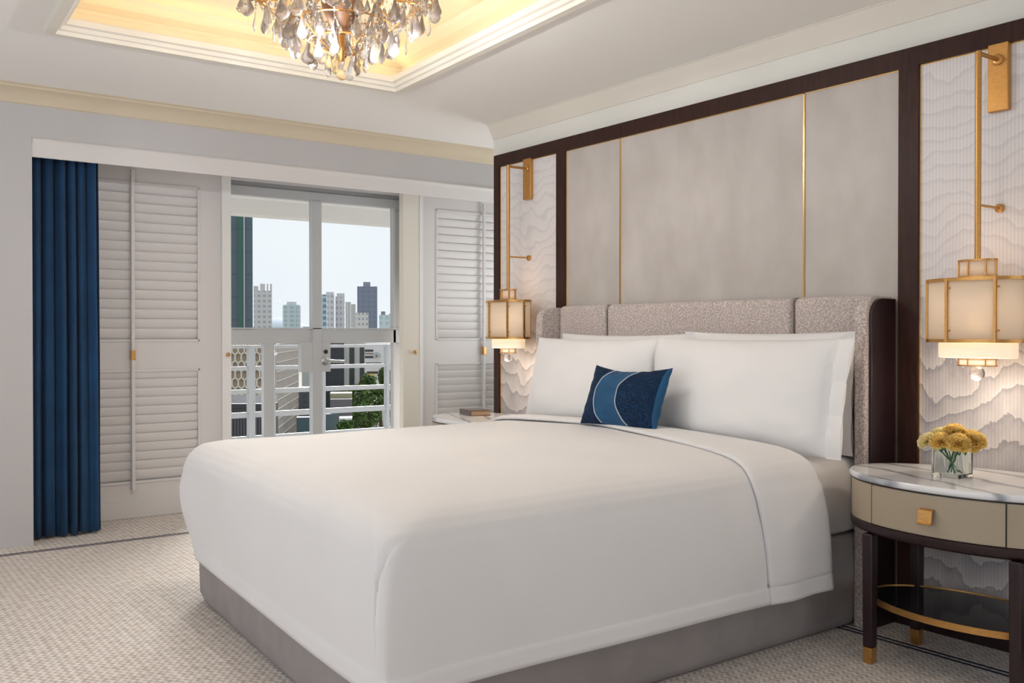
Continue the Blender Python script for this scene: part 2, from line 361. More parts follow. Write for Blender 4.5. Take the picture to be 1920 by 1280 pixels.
# crown mouldings
def crownprof(s=1.0):
    return [(0, -0.09), (0.010, -0.085), (0.014, -0.07), (0.03, -0.045), (0.06, -0.025), (0.085, -0.018), (0.090, -0.008), (0.105, -0.004), (0.105, 0.0)]
mb = MB(); mb.loops([[(x, 5.68 - d, CEIL + z) for d, z in crownprof()] for x in (-2.5, 5.2)], False)
st(mb.build('trim_9', M['crown'], smooth=25))
mb = MB(); mb.loops([[(XW - d, y, CEIL + z) for d, z in [(0, -0.09), (0.006, -0.088), (0.008, -0.078), (0.022, -0.05), (0.026, -0.046), (0.034, -0.026), (0.046, -0.012), (0.048, -0.006), (0.055, -0.003), (0.055, 0)]] for y in (-2.5, 4.965)], False)
st(mb.build('trim_10', M['mould'], smooth=25))
# headboard wall: a projecting block ending before the windows
st(box('wall_right', M['wall_cream'], XW, 5.2, -2.5, 4.965, 0, CEIL))
st(box('wall_far', M['wall'], 5.2, 5.3, -2.5, 6.26, 0, CEIL))
# walls behind and beside the camera, each with an assumed window opening for the added light
mb = MB(); mb.box(-2.6, -2.5, -2.6, 0.4, 0, CEIL).box(-2.6, -2.5, 4.8, 6.26, 0, CEIL).box(-2.6, -2.5, 0.4, 4.8, 0, 0.5).box(-2.6, -2.5, 0.4, 4.8, 2.2, CEIL)
st(mb.build('wall_left', M['wall'], smooth=0))
mb = MB(); mb.box(-2.6, -0.6, -2.6, -2.5, 0, CEIL).box(3.0, 5.3, -2.6, -2.5, 0, CEIL).box(-0.6, 3.0, -2.6, -2.5, 0, 0.5).box(-0.6, 3.0, -2.6, -2.5, 2.2, CEIL)
st(mb.build('wall_back', M['wall'], smooth=0))
w1 = st(MB().box(-2.56, -2.5, 0.4, 0.46, 0.5, 2.2).box(-2.56, -2.5, 4.74, 4.8, 0.5, 2.2).box(-2.56, -2.5, 2.57, 2.63, 0.5, 2.2).build('assumed_side_frame', M['white'], smooth=0))  # unseen window frame, assumed and put in around the added side daylight
w3 = st(MB().box(5.14, 5.2, 5.0, 5.04, 0.5, 2.2).box(5.14, 5.2, 5.60, 5.64, 0.5, 2.2).box(5.14, 5.2, 5.04, 5.60, 0.5, 0.54).box(5.14, 5.2, 5.04, 5.60, 2.16, 2.2).build('added_recess_frame', M['white'], smooth=0))  # unseen frame made up to go with the added recess light
w2 = st(MB().box(-0.6, -0.54, -2.56, -2.5, 0.5, 2.2).box(2.94, 3.0, -2.56, -2.5, 0.5, 2.2).box(1.17, 1.23, -2.56, -2.5, 0.5, 2.2).build('added_rear_frame', M['white'], smooth=0))  # unseen window frame put in for the added rear fill light

# ------------------------------------------------------------------ headboard wall panelling
mb = MB(); zt, zp = 2.270, 2.195; dw = 0.03
mb.box(XW - dw, XW - .0005, 0.2, 4.921, zp, zt)
for a, b in ((4.863, 4.921), (4.216, 4.296), (2.055, 2.139), (0.6, 0.68), (0.2, 0.26)):
    mb.box(XW - dw, XW - .0005, a, b, 0.14, zp)
st(mb.build('trim_11', M['wood'], smooth=0))
st(box('baseboard_right', M['wood_dark'], XW - 0.032, XW - .0005, 0.2, 4.921, 0, 0.14))
def panel(name, m, y0, y1, label, cat, grp=None):
    g = empty(name, (XW - 0.012, (y0 + y1) / 2, 0.14)); tag(g, label, cat, grp)
    h = (y1 - y0) / 2
    MB().box(-0.004, 0.011, -h + 0.004, h - 0.004, 0.001, zp - 0.14 - 0.004).build('panel_face', m, g, smooth=0)
    t = 0.004
    MB().box(-0.010, -0.001, -h, -h + t, 0, zp - 0.14).box(-0.010, -0.001, h - t, h, 0, zp - 0.14).box(-0.010, -0.001, -h, h, zp - 0.14 - t, zp - 0.14).build('gold_edge', M['goldline'], g, smooth=0)
    return g
panel('mural_panel', M['mural'], 4.296, 4.863, 'narrow pale mountain mural panel at the far end beside the window', 'wall panel', 'mountain mural panels')
panel('mural_panel', M['mural'], 0.68, 2.055, 'ribbed mountain mural panel behind the flowers, nearest the camera', 'wall panel', 'mountain mural panels')
panel('parchment_panel', M['parchment'], 3.763, 4.216, 'narrow taupe leather wall panel left of the wide centre panel', 'wall panel', 'taupe wall panels')
panel('parchment_panel', M['parchment'], 2.592, 3.763, 'wide taupe leather wall panel centred above the headboard', 'wall panel', 'taupe wall panels')
panel('parchment_panel', M['parchment'], 2.139, 2.592, 'narrow taupe leather wall panel right of the wide centre panel', 'wall panel', 'taupe wall panels')

# ------------------------------------------------------------------ shutters
def shutter(x0, x1, lx0, lx1, stile, knobx, label):
    g = empty('louvered_shutter', (x0, 6.17, 0)); tag(g, label, 'shutter', 'white louvered shutters by the balcony door')
    X0, X1, L0, L1 = 0, x1 - x0, lx0 - x0, lx1 - x0
    zs = [(0.0, 0.215), (0.925, 1.098), (2.093, 2.195)]
    fr = MB(); T = 0.03
    fr.box(X0, L0, 0, T, 0, 2.195).box(L1, X1, 0, T, 0, 2.195)
    for a, b in zs: fr.box(L0, L1, 0, T, a, b)
    fr.build('frame', M['white'], g, smooth=0)
    be = MB()
    for a, b in ((0.215, 0.925), (1.098, 2.093)):
        w = 0.016
        be.box(L0 - .002, L0 + w, -0.008, 0.006, a, b).box(L1 - w, L1 + .002, -0.008, 0.006, a, b).box(L0, L1, -0.008, 0.006, a - .002, a + w).box(L0, L1, -0.008, 0.006, b - w, b + .002)
    be.build('bead_moulding', M['white'], g, bevel=0.004)
    MB().box(X0, X1, -0.008, 0.002, 0, 0.105).build('bottom_rail', M['white'], g, bevel=0.004)
    for nm, a, b in (('lower_louvers', 0.235, 0.915), ('upper_louvers', 1.115, 2.078)):
        lm = MB(); n = round((b - a) / 0.0585); p = (b - a) / n
        for i in range(n):
            zc = a + (i + 0.5) * p; c = []
            for k in range(12):
                t = 2 * PI * k / 12; u = 0.037 * math.cos(t); v = 0.0048 * math.sin(t)
                an = R(76)
                c.append((0.012 - u * math.cos(an) + v * math.sin(an), zc + u * math.sin(an) * 0.98 + v * math.cos(an)))
            lm.loops([[(x, y, z) for y, z in c] for x in (L0 + 0.014, L1 - 0.014)], True, True, True)
        lm.build(nm, M['white'], g, smooth=50)
    MB().box(L0, L1, 0.031, 0.036, 0.2, 2.11).build('backing', M['white'], g, smooth=0)
    xc = (L0 + L1) / 2
    MB().box(xc - 0.011, xc + 0.011, -0.042, -0.022, 0.178, 2.165).build('tilt_rod', M['white'], g, bevel=0.004)
    MB().box(xc - 0.013, xc + 0.013, -0.048, -0.020, 0.985, 1.045).box(xc + 0.006, xc + 0.014, -0.02, 0.0, 0.985, 1.065).build('brass_clasp', M['brass'], g, bevel=0.002)
    s0, s1 = stile[0] - x0, stile[1] - x0
    MB().box(s0, s1, -0.03, 0.03, 0, 2.195).build('meeting_stile', M['brightwhite'] if s1 - s0 < .1 else M['mould'], g, bevel=0.002)
    if s1 - s0 > .1: MB().box(s1, s1 + 0.03, -0.036, 0.03, 0, 2.195).build('edge_strip', M['brightwhite'], g, bevel=0.002)
    kx = knobx - x0
    k = MB().lathe([(0.004, 0), (0.004, 0.012), (0.010, 0.016), (0.014, 0.022), (0.014, 0.028), (0.010, 0.034), (0.003, 0.036)], n=18)
    k.xform(Matrix.Translation((kx, -0.03, 1.012)) @ Matrix.Rotation(R(90), 4, 'X')); k.build('knob', M['brass'], g)
shutter(1.03, 2.157, 1.17, 2.02, (2.157, 2.217), 2.187, 'white louvered shutter panel beside the blue curtain')
shutter(3.68, 4.80, 3.811, 4.66, (3.512, 3.65), 3.60, 'white louvered shutter panel behind the bed, right of the glass door')

# ------------------------------------------------------------------ glass balcony door
d = empty('door_1', (2.2, 6.30, 0)); d['kind'] = 'structure'
gf = M['grey_frame']
def db(name, m, x0, x1, z0, z1, y0=-0.02, y1=0.03, bevel=0.002):
    return MB().box(x0 - 2.2, x1 - 2.2, y0, y1, z0, z1).build(name, m, d, bevel=bevel)
db('top_rail', gf, 2.1, 3.66, 2.088, 2.150); db('head_frame', gf, 2.1, 3.66, 2.158, 2.26, 0.0, 0.06)
db('mullion', gf, 2.852, 2.922, 0.02, 2.09, -0.03, 0.03)
db('mid_rail', gf, 2.1, 3.575, 1.080, 1.178)
db('mid_rail_lip', gf, 2.1, 3.575, 1.180, 1.19, -0.03, 0.03)
db('left_post', gf, 2.496, 2.572, 0.02, 1.08, -0.016, 0.03)
db('right_stile', gf, 3.507, 3.530, 0.02, 2.09); db('right_jamb', gf, 3.540, 3.575, 0.0, 2.15, 0.0, 0.06)
db('bottom_rail', gf, 2.1, 3.575, 0.0, 0.10)
for a, b, c, e in ((2.12, 2.852, 1.19, 2.09), (2.922, 3.507, 1.19, 2.09), (2.12, 2.496, 0.10, 1.08), (2.572, 2.852, 0.10, 1.08), (2.922, 3.507, 0.10, 1.08)):
    db('glass_pane', M['pane'], a, b, c, e, 0.002, 0.006, 0)
lk = MB().box(2.767 - 2.2, 2.992 - 2.2, -0.026, 0.028, 0.877, 1.09).build('lock_box', gf, d, bevel=0.003)
hd = MB(); hd.lathe([(0.030, 0), (0.030, 0.008), (0.014, 0.012), (0.012, 0.05)], n=24); hd.xform(Matrix.Translation((0.745, -0.03, 0.955)) @ Matrix.Rotation(R(90), 4, 'X'))
hd.tube([(0.745, -0.08, 0.955), (0.79, -0.082, 0.953), (0.875, -0.078, 0.950)], [0.011, 0.010, 0.009])
hd.build('lever_handle', M['steel'], d)
kh = MB().lathe([(0.015, 0), (0.015, 0.006), (0.009, 0.008)], n=20); kh.xform(Matrix.Translation((0.752, -0.03, 1.02)) @ Matrix.Rotation(R(90), 4, 'X')); kh.build('keyhole', M['black'], d)
st(box('trim_12', M['grey_frame'], 2.1, 3.66, 6.20, 6.36, -0.02, 0.012))

# ------------------------------------------------------------------ blue curtain
cu = empty('curtain', (1.15, 5.9, 0)); tag(cu, 'floor-length royal blue curtain gathered at the left of the window', 'curtain')
n = 180; rings = []
for iz in range(26):
    z = 0.012 + (2.195 - 0.012) * iz / 25; k = 1 - z / 2.2; row = []
    for i in range(n + 1):
        t = i / n; x = 0.965 + 0.375 * t + 0.012 * k * t
        ph = t * 2 * PI * 6.5 + 0.7 * math.sin(t * 9) + 0.12 * math.sin(z * 2 + t * 5)
        y = 5.86 + 0.045 * math.sin(ph) + 0.012 * math.sin(2.3 * ph + 1) * (0.4 + k) + 0.01 * noise.noise(Vector((t * 6, z * 1.5, 0)))
        x += 0.010 * math.cos(ph)
        row.append((x - 1.15, y - 5.9, z + (0.006 * math.sin(ph * .7) if iz == 0 else 0)))
    rings.append(row)
mb = MB(); mb.loops(rings, False); c = mb.build('drape', M['curtain'], cu, smooth=180)
so = c.modifiers.new('s', 'SOLIDIFY'); so.thickness = 0.004
MB().tube([(-0.19, -0.04, 2.197), (0.24, -0.04, 2.197)], 0.004).build('curtain_track', M['white'], cu)

# ------------------------------------------------------------------ bed
bed = empty('bed', (2.25, 3.17, 0)); tag(bed, 'king bed with taupe upholstered base standing against the headboard', 'bed')
def footx(y, base): return base + (y - 2.14) * 0.070
def u_outline(ynear, yfar, xhead, base, ins, rn, rf, headn=26, footn=80, cn=12):
    """U-shaped line: head-near -> near foot corner -> far foot corner -> head-far"""
    yn, yf = ynear + ins, yfar - ins; fb = base + ins
    def fx(y): return footx(y, fb)
    pts = []
    half = max((yf - yn) / 2, 1e-4); rn = min(max(rn, 0.004), half); rf = min(max(rf, 0.004), half)
    cnr = Vector((fx(yn) + rn, yn + rn)); cfr = Vector((fx(yf) + rf, yf - rf))
    for i in range(headn): pts.append((xhead + (cnr.x - xhead) * i / headn, yn))
    for i in range(cn + 1):
        a = R(-90) - R(90) * i / cn; pts.append((cnr.x + rn * math.cos(a), cnr.y + rn * math.sin(a)))
    for i in range(1, footn):
        t = (i / footn) ** 1.9; y = cnr.y + (cfr.y - cnr.y) * t; pts.append((fx(y), y))
    for i in range(cn + 1):
        a = R(180) - R(90) * i / cn; pts.append((cfr.x + rf * math.cos(a), cfr.y + rf * math.sin(a)))
    for i in range(1, headn + 1): pts.append((cfr.x + (xhead - cfr.x) * i / headn, yf))
    return pts
# base
def closed_u(yn, yf, xh, base, ins, rn, rf): return u_outline(yn, yf, xh, base, ins, rn, rf)
mb = MB()
mb.loops([[(x - 2.25, y - 3.17, z) for x, y in closed_u(2.215, 4.165, 3.395, 1.192, i, .05, .10)] for i, z in ((0.03, 0.0), (0.012, 0.012), (0.0, 0.04), (-0.004, 0.2), (0.0, 0.345), (0.012, 0.36), (0.05, 0.362))], True, True, True)
mb.build('base', M['basefab'], bed, smooth=50)
mb = MB()
mb.loops([[(x - 2.25, y - 3.17, z) for x, y in closed_u(2.225, 4.09, 3.40, 1.21, i, .1, .1)] for i, z in ((0.03, 0.364), (0.0, 0.385), (-0.004, 0.5), (0.0, 0.61), (0.02, 0.645), (0.06, 0.663), (0.12, 0.668), (0.5, 0.672), (0.88, 0.674))], True, True, True)
mb.build('mattress', M['linen'], bed, smooth=60)

# duvet
YN, YF, XH, FB = 2.14, 4.185, 2.98, 1.158
PROF = [(-.004, .205), (-.004, .262), (-.001, .264), (-.006, .32), (-.010, .40), (-.008, .48), (0, .54), (.010, .585), (.028, .622), (.055, .650), (.09, .670), (.14, .684), (.20, .692), (.30, .699), (.45, .705), (.62, .710), (.80, .714), (.95, .716), (1.02249, .7165)]
def interp(tab, t):
    t = max(0, min(len(tab) - 1.0001, t)); i = int(t); f_ = t - i
    return tuple(tab[i][k] * (1 - f_) + tab[i + 1][k] * f_ for k in range(len(tab[0])))
NP_ = 70
prof = [interp(PROF, (len(PROF) - 1) * i / NP_) for i in range(NP_ + 1)]
rings = []
for ins, z in prof:
    hang = max(0, min(1, (0.64 - z) / 0.42))
    rn = 0.02 + 0.03 * (1 - hang) + max(0, ins) * 0.9; rf = 0.045 + 0.09 * hang + max(0, ins) * 0.32
    o_ = u_outline(YN, YF, XH, FB, ins, rn, rf); ring = []
    for j, (x, y) in enumerate(o_):
        cx, cy = 2.2, 3.16
        p = Vector((x, y)); dx = dy = 0
        if z < 0.64:
            # far foot corner bulges out then tucks in towards the hem
            w = math.exp(-((x - 1.30) ** 2 + (y - 4.18) ** 2) / 0.05); bul = math.sin(PI * hang ** 0.8)
            dy += 0.05 * w * bul - 0.025 * w * hang ** 4; dx -= 0.02 * w * bul
            # pleat at the near foot corner: groove on the foot side, soft fold beside it
            if j > 26:
                if x < 1.5 and y > 2.158: yy_ = y - 2.158; dx += 0.034 * hang ** 0.45 * math.exp(-((yy_ - 0.008) / 0.006) ** 2) + 0.014 * hang * math.exp(-yy_ / 0.12) * min(1, yy_ / 0.004)
            # swelling fold next to the corner on the near side
            if j <= 30 and y < 2.25:
                w4 = math.exp(-((x - 1.24) / 0.06) ** 2); dy -= 0.012 * w4 * hang
            a = noise.noise(Vector((x * 1.3, y * 1.3, z * .5)))
            if y < 2.3 and j <= 30: dy += 0.008 * a * hang
            elif x < 1.5: dx += 0.012 * a * hang
        if 0.004 < ins < 0.3:
            w5 = math.exp(-((x - 1.36) ** 2 + (y - 4.12) ** 2) / 0.08) * 0.85 * max(0, 1 - ins / .3); dx -= ins * w5 * .8; dy += ins * w5
        zz = z + (0.004 * noise.noise(Vector((x * 2.5, y * 2.5, 3))) if z > 0.6 else 0.004 * noise.noise(Vector((x * 2, y * 2, 1))) * hang)
        if z > 0.62: zz += 0.012 * max(0, (x - 1.3) / 1.8)
        ring.append((x + dx, y + dy, zz))
    rings.append(ring)
RINGN = len(rings[-1])
duv = MB(); duv.loops(rings, False)
dv = duv.build('duvet', M['linen'], None, smooth=70)
tag(dv, 'smooth white bedspread covering the bed and hanging down its sides', 'bedspread')
so = dv.modifiers.new('s', 'SOLIDIFY'); so.thickness = 0.008; so.offset = -1
# turned-down band: follows the same section, one layer further out
def section(q, x):
    """q 0..2: near hem -> middle -> far hem"""
    far = q > 1; t = (2 - q if far else q) * (len(PROF) - 1); ins, z = interp(PROF, t)
    y = YF - ins if far else YN + ins
    if z > 0.62: z += 0.012 * max(0, (x - 1.3) / 1.8)
    return Vector((x, y, z))
qs = [i / 90 for i in range(0, 181)]
band = []
NX = 26
for q in qs:
    s0 = section(q, 2.9)
    ty = max(0.0, min(1.0, (s0.y - YN) / (YF - YN)))
    # lower fold edge slants towards the foot at the near side
    hangn = max(0, min(1, (0.64 - s0.z) / 0.42))
    xf = 2.60 + 0.27 * min(1, ty / 0.55) ** 0.8 + (0.085 * hangn if q < 1 else 0)
    xb = 3.00
    if q < 1: xb = 2.975 + 0.055 * hangn + 0.025 * min(1, ty * 3.0)
    row = []
    for i in range(NX + 1):
        t = i / NX; x = xf + (xb - xf) * t; p = section(q, x)
        qa = section(max(q - 0.01, 0), x); qb = section(min(q + 0.01, 2), x); tg = (qb - qa).normalized(); nn = Vector((0, -tg.z, tg.y))
        if nn.z < -0.3: nn = -nn
        puff = 0.014 + 0.012 * math.sqrt(max(0, math.sin(PI * min(1, t * 1.0))))
        if s0.z < 0.27: puff = 0.012 + 0.004 * math.sin(PI * t)
        p = p + nn * puff
        if s0.z < 0.5: p.y += 0.006 * math.sin(x * 22) * hangn * (1 if q < 1 else -1)
        row.append(tuple(p))
    band.append(row)
mb = MB(); mb.loops(band, False)
bd = mb.build('turned_down_edge', M['linen'], dv, smooth=70)
so = bd.modifiers.new('s', 'SOLIDIFY'); so.thickness = 0.012; so.offset = -1

# ------------------------------------------------------------------ headboard
hb = empty('headboard', (3.45, 3.2, 0)); tag(hb, 'winged headboard in silvery taupe fabric with dark sides, against the panelled wall', 'headboard')
def cushion(name, y0, y1, z0, z1, x0, x1, m, parent, r=0.035, n=24):
    """soft upholstered block, rounded front edges"""
    mb = MB(); rings = []
    for k in range(9):
        a = (k / 8) * PI / 2; ins = r * (1 - math.sin(a)); x = x0 + r * (1 - math.cos(a)) if 0 else x0 + r * (1 - math.sin(a)) if 0 else 0
    prof_ = [(0.0, x1), (0.0, x0 + r)] + [(r * (1 - math.cos(R(a))), x0 + r * (1 - math.sin(R(a)))) for a in (15, 30, 45, 60, 75, 90)]
    def rect(i):
        out = []; rr = max(r - i, 0.003)
        for cy, cz, a0 in ((y1 - i - rr, z1 - i - rr, 0), (y0 + i + rr, z1 - i - rr, 90), (y0 + i + rr, z0 + i + rr, 180), (y1 - i - rr, z0 + i + rr, 270)):
            for k in range(7): a = R(a0 + 15 * k); out.append((cy + rr * math.cos(a), cz + rr * math.sin(a)))
        return out
    rings = [[(x - 3.45, y - 3.2, z) for y, z in rect(i)] for i, x in prof_]
    mb.loops(rings, True, True, True); return mb.build(name, m, parent, smooth=60)
cushion('back_cushion', 2.215, 2.594, 0.45, 1.305, 3.405, 3.469, M['headfab'], hb, .03)
cushion('back_cushion', 2.599, 3.793, 0.45, 1.305, 3.405, 3.469, M['headfab'], hb, .03)
cushion('back_cushion', 3.798, 4.195, 0.45, 1.305, 3.405, 3.469, M['headfab'], hb, .03)
def wing(name, y0, y1, x0, m, rad=0.075, z1=1.292, x1=3.469, zlow=0.0, bevel=0.006):
    pts = [(x1, zlow), (x0, zlow)] + [(x0 + rad - rad * math.cos(R(a)), z1 - rad + rad * math.sin(R(a))) for a in range(0, 91, 9)] + [(x1, z1)]
    mb = MB(); mb.loops([[(x - 3.45, y - 3.2, z) for x, z in pts] for y in (y0, y1)], True, True, True)
    return mb.build(name, m, hb, bevel=bevel)
wing('wing_padding', 2.160, 2.212, 3.285, M['headfab'], bevel=0.010, z1=1.296)
wing('wing_side', 2.146, 2.159, 3.305, M['wood_dark'], bevel=0.003, z1=1.288)
wing('wing_padding', 4.198, 4.250, 3.285, M['headfab'], bevel=0.010, z1=1.296)
wing('wing_side', 4.251, 4.266, 3.305, M['wood_dark'], bevel=0.003)
for yy in (2.5965, 3.7955): MB().tube([(-0.030, yy - 3.2, 0.7), (-0.040, yy - 3.2, 1.28), (-0.033, yy - 3.2, 1.30), (0.015, yy - 3.2, 1.304)], 0.003, 8).build('seam_piping', M['basefab'], hb)

# ------------------------------------------------------------------ pillows
def pillow(name, yl, yr, xb, zb, xt, zt_, T, m, label, cat, grp, flange=0.0, seed=0, sag=0.05, side=0.03, fr=True, nu=56, nv=40, mats=None, split=None, fl_left=False):
    """stands on its long edge; yl left end, yr right end (yl > yr)"""
    g = empty(name, ((xb + xt) / 2, (yl + yr) / 2, zb)); tag(g, label, cat, grp)
    org = Vector((xb, (yl + yr) / 2, zb)); up = Vector((xt - xb, 0, zt_ - zb)); H = up.length; up.normalize()
    rt = Vector((0, -1, 0)); nrm = Vector((-up.z, 0, up.x)); W_ = abs(yl - yr)
    def P(u, v, s):
        wu = W_ / 2; flu = flange / wu if flange else 0
        ub = 1 - flu; uu = min(1, abs(u) / ub) if (flange and (u > 0 or fl_left)) else min(1, abs(u)); vv = abs(v)
        th = T * (max(0, (1 - uu ** 2.6)) ** 0.55) * (max(0, (1 - vv ** 2.4)) ** 0.55)
        th += 0.0022
        X_ = wu * u * (1 - side * (1 - v * v)); 
        Y_ = H / 2 * (1 + v * (1 - sag * (1 - u ** 2) * (1 if v > 0 else 0.3)))
        cor = (uu * vv) ** 3
        w = noise.noise(Vector((u * 2.4 + seed, v * 2.0, s * 3))) * 0.010 * (1 - uu ** 4) + noise.noise(Vector((u * 7 + seed, v * 5, s))) * 0.004 * (uu ** 2 + vv ** 2) * (1 - cor)
        if flange and abs(u) > ub: X_ += 0; w = 0.008 * math.sin(v * 5 + seed) * s
        return org + rt * X_ + up * Y_ + nrm * (s * th / 2 + w - 0.0) 
    mb = MB()
    for s in (1, -1):
        base_i = len(mb.v); vs = []; fs = []
        for j in range(nv + 1):
            for i in range(nu + 1):
                u = -1 + 2 * i / nu; v = -1 + 2 * j / nv; u = math.sin(u * PI / 2) * .5 + u * .5; v = math.sin(v * PI / 2) * .5 + v * .5
                vs.append(P(u, v, s) - Vector(g.location))
        for j in range(nv):
            for i in range(nu):
                a = j * (nu + 1) + i; fs.append((a, a + 1, a + nu + 2, a + nu + 1))
        mb.add(vs, fs)
        if split:
            k0 = len(mb.m) - len(fs); q = 0
            for j in range(nv):
                for i in range(nu):
                    u = -1 + 2 * (i + .5) / nu; v = -1 + 2 * (j + .5) / nv; u = math.sin(u * PI / 2) * .5 + u * .5; v = math.sin(v * PI / 2) * .5 + v * .5
                    mb.m[k0 + q] = split(u, v, s); q += 1
    edge = []; n1 = nu + 1; tot = n1 * (nv + 1)
    per = [i for i in range(nu + 1)] + [j * n1 + nu for j in range(1, nv + 1)] + [nv * n1 + i for i in range(nu - 1, -1, -1)] + [j * n1 for j in range(nv - 1, 0, -1)]
    for k in range(len(per)):
        a, b = per[k], per[(k + 1) % len(per)]; mb.f.append([a, b, b + tot, a + tot]); mb.m.append(split(1, 0, 1) if split else 0)
    body = mb.build('pillowcase' if not split else 'cushion_cover', mats or m, g, smooth=75)
    return g, P
GP = 'white bed pillows'
pillow('pillow', 4.07, 3.11, 3.30, 0.665, 3.345, 1.150, 0.14, M['pillow'], 'left rear white pillow leaning on the headboard', 'pillow', GP, seed=3, flange=0.05, fl_left=True)
pillow('pillow', 3.15, 2.225, 3.30, 0.665, 3.335, 1.160, 0.15, M['pillow'], 'right rear white pillow leaning on the headboard beside the dark wing', 'pillow', GP, seed=5, flange=0.05, fl_left=True)
pillow('pillow', 4.10, 3.175, 3.095, 0.678, 3.195, 1.128, 0.17, M['pillow'], 'left front white pillow behind the blue cushion, nearer the window', 'pillow', GP, seed=8)
pillow('pillow', 3.170, 2.13, 3.085, 0.676, 3.170, 1.132, 0.18, M['pillow'], 'right front white pillow with flat side flap, nearest the camera', 'pillow', GP, seed=11, flange=0.07)
# blue cushion
def arc1(v): return -0.42 - 0.26 * (1 - v * v) + 0.10
def arc2(v): return 0.30 - 0.30 * (1 - v * v) + 0.06
def csplit(u, v, s):
    if s < 0 or u > 0.93: return 2
    if arc1(v) < u < arc2(v): return 0
    return 1
bc, BP = pillow('throw_cushion', 3.355, 2.865, 2.855, 0.735, 2.955, 1.003, 0.13, M['velvet'], 'small blue velvet cushion with silver piping arcs, propped on the white pillows', 'cushion', None, seed=2, sag=0.20, side=0.06, nu=90, nv=60, split=csplit, mats=[M['velvet'], M['quilt'], M['velvet']])
for fn in (arc1, arc2):
    pts = []
    for k in range(41):
        v = -0.97 + 1.94 * k / 40; pts.append(BP(fn(v), v, 1) + Vector((-0.002, 0, 0)) - Vector(bc.location))
    MB().tube(pts, 0.0028, 8).build('piping', M['piping'], bc)

# ------------------------------------------------------------------ nightstands
def nightstand(cx, cy, label, b=0.435):
    g = empty('nightstand', (cx, cy, 0)); tag(g, label, 'nightstand', 'oval nightstands beside the bed')
    a = 0.280
    t = MB()
    pr = [(0.006, .634), (0.0, .640), (0.0, .652), (0.004, .657)]
    nn = 96
    t.loops([[((a - i) * math.cos(2 * PI * k / nn), (b - i) * math.sin(2 * PI * k / nn), z) for k in range(nn)] for i, z in pr], True, True, True)
    t.build('marble_top', M['marble'], g, smooth=50)
    MB().ell(a - 0.014, b - 0.014, .628, .634, n=96).build('shadow_gap', M['black'], g)
    bo = MB().ell(a - 0.008, b - 0.008, .494, .628, n=96); bo.build('body', M['cream_lacquer'], g)
    # curved drawer front
    def arcpts(aa, bb, y0, y1, n=28):
        out = []
        for k in range(n + 1):
            y = y0 + (y1 - y0) * k / n; x = -aa * math.sqrt(max(0, 1 - (y / bb) ** 2)); out.append((x, y))
        return out
    o1 = arcpts(a - 0.005, b - 0.005, -0.228, 0.228); o2 = arcpts(a - 0.010, b - 0.010, -0.228, 0.228)
    dr = MB(); dr.loops([[(x, y, z) for x, y in o1 + o2[::-1]] for z in (.497, .626)], True, True, True)
    dw_ = dr.build('drawer', M['cream_lacquer'], g, smooth=30)
    for yy in (-0.2295, 0.2295):
        x = -(a - 0.0052) * math.sqrt(1 - (yy / (b - 0.0052)) ** 2); MB().box(x - 0.0003, x + 0.006, yy - 0.0015, yy + 0.0015, .495, .628).build('drawer_gap', M['black'], g, smooth=0)
    h = MB(); hw = 0.024
    pp = [(-0.276, .585), (-0.292, .580), (-0.2945, .560), (-0.296, .545), (-0.304, .538), (-0.301, .535), (-0.291, .542), (-0.289, .560), (-0.287, .575), (-0.275, .580)]
    h.loops([[(x, y, z) for x, z in pp] for y in (-hw, hw)], True, True, True); h.build('handle', M['brass'], dw_, bevel=0.0008)
    MB().loops([[((a - i) * math.cos(2 * PI * k / nn), (b - i) * math.sin(2 * PI * k / nn), z) for k in range(nn)] for i, z in ((.03, .452), (.012, .458), (.004, .47), (.004, .490), (.010, .4935))], True, True, True).build('apron', M['wood_dark'], g, smooth=50)
    for lx, ly in ((-0.205, 0.253 * b / .435), (-0.205, -0.253 * b / .435), (0.115, 0.268 * b / .435), (0.115, -0.268 * b / .435)):
        r0, r1 = 0.020, 0.0165
        def sq(r, z): return [(lx - r, ly - r, z), (lx + r, ly - r, z), (lx + r, ly + r, z), (lx - r, ly + r, z)]
        lg = MB().loops([sq(r1 + .001, 0.058), sq(r0, .453)], True, True, True).build('leg', M['wood_dark'], g, bevel=0.004)
        MB().loops([sq(r1 - .0015, 0.0), sq(r1 + .0015, 0.057)], True, True, True).build('brass_foot', M['brass'], lg, bevel=0.002)
    MB().ell(.205, .335, .205, .219, c=(-.03, 0)).build('shelf', M['blackglass'], g)
    MB().ellring(.212, .342, .006, .200, .222, c=(-.03, 0)).build('shelf_rim', M['brass'], g)
    return g
nightstand(3.175, 1.680, 'oval nightstand with marble top and vase of yellow flowers, nearest the camera')
nightstand(3.185, 4.610, 'oval nightstand with a book on its marble top, mostly behind the bed', 0.38)

# book
bk = empty('book', (3.24, 4.79, 0.657), R(-12)); tag(bk, 'small brown leather book lying on the far marble nightstand', 'book')
MB().box(-0.065, 0.065, -0.09, 0.09, 0, 0.003).box(-0.065, 0.065, -0.09, 0.09, 0.030, 0.033).box(-0.067, -0.063, -0.09, 0.09, 0, 0.033).build('cover', M['book'], bk, smooth=0)
MB().box(-0.063, 0.061, -0.086, 0.086, 0.003, 0.030).build('pages', M['bookedge'], bk, smooth=0)

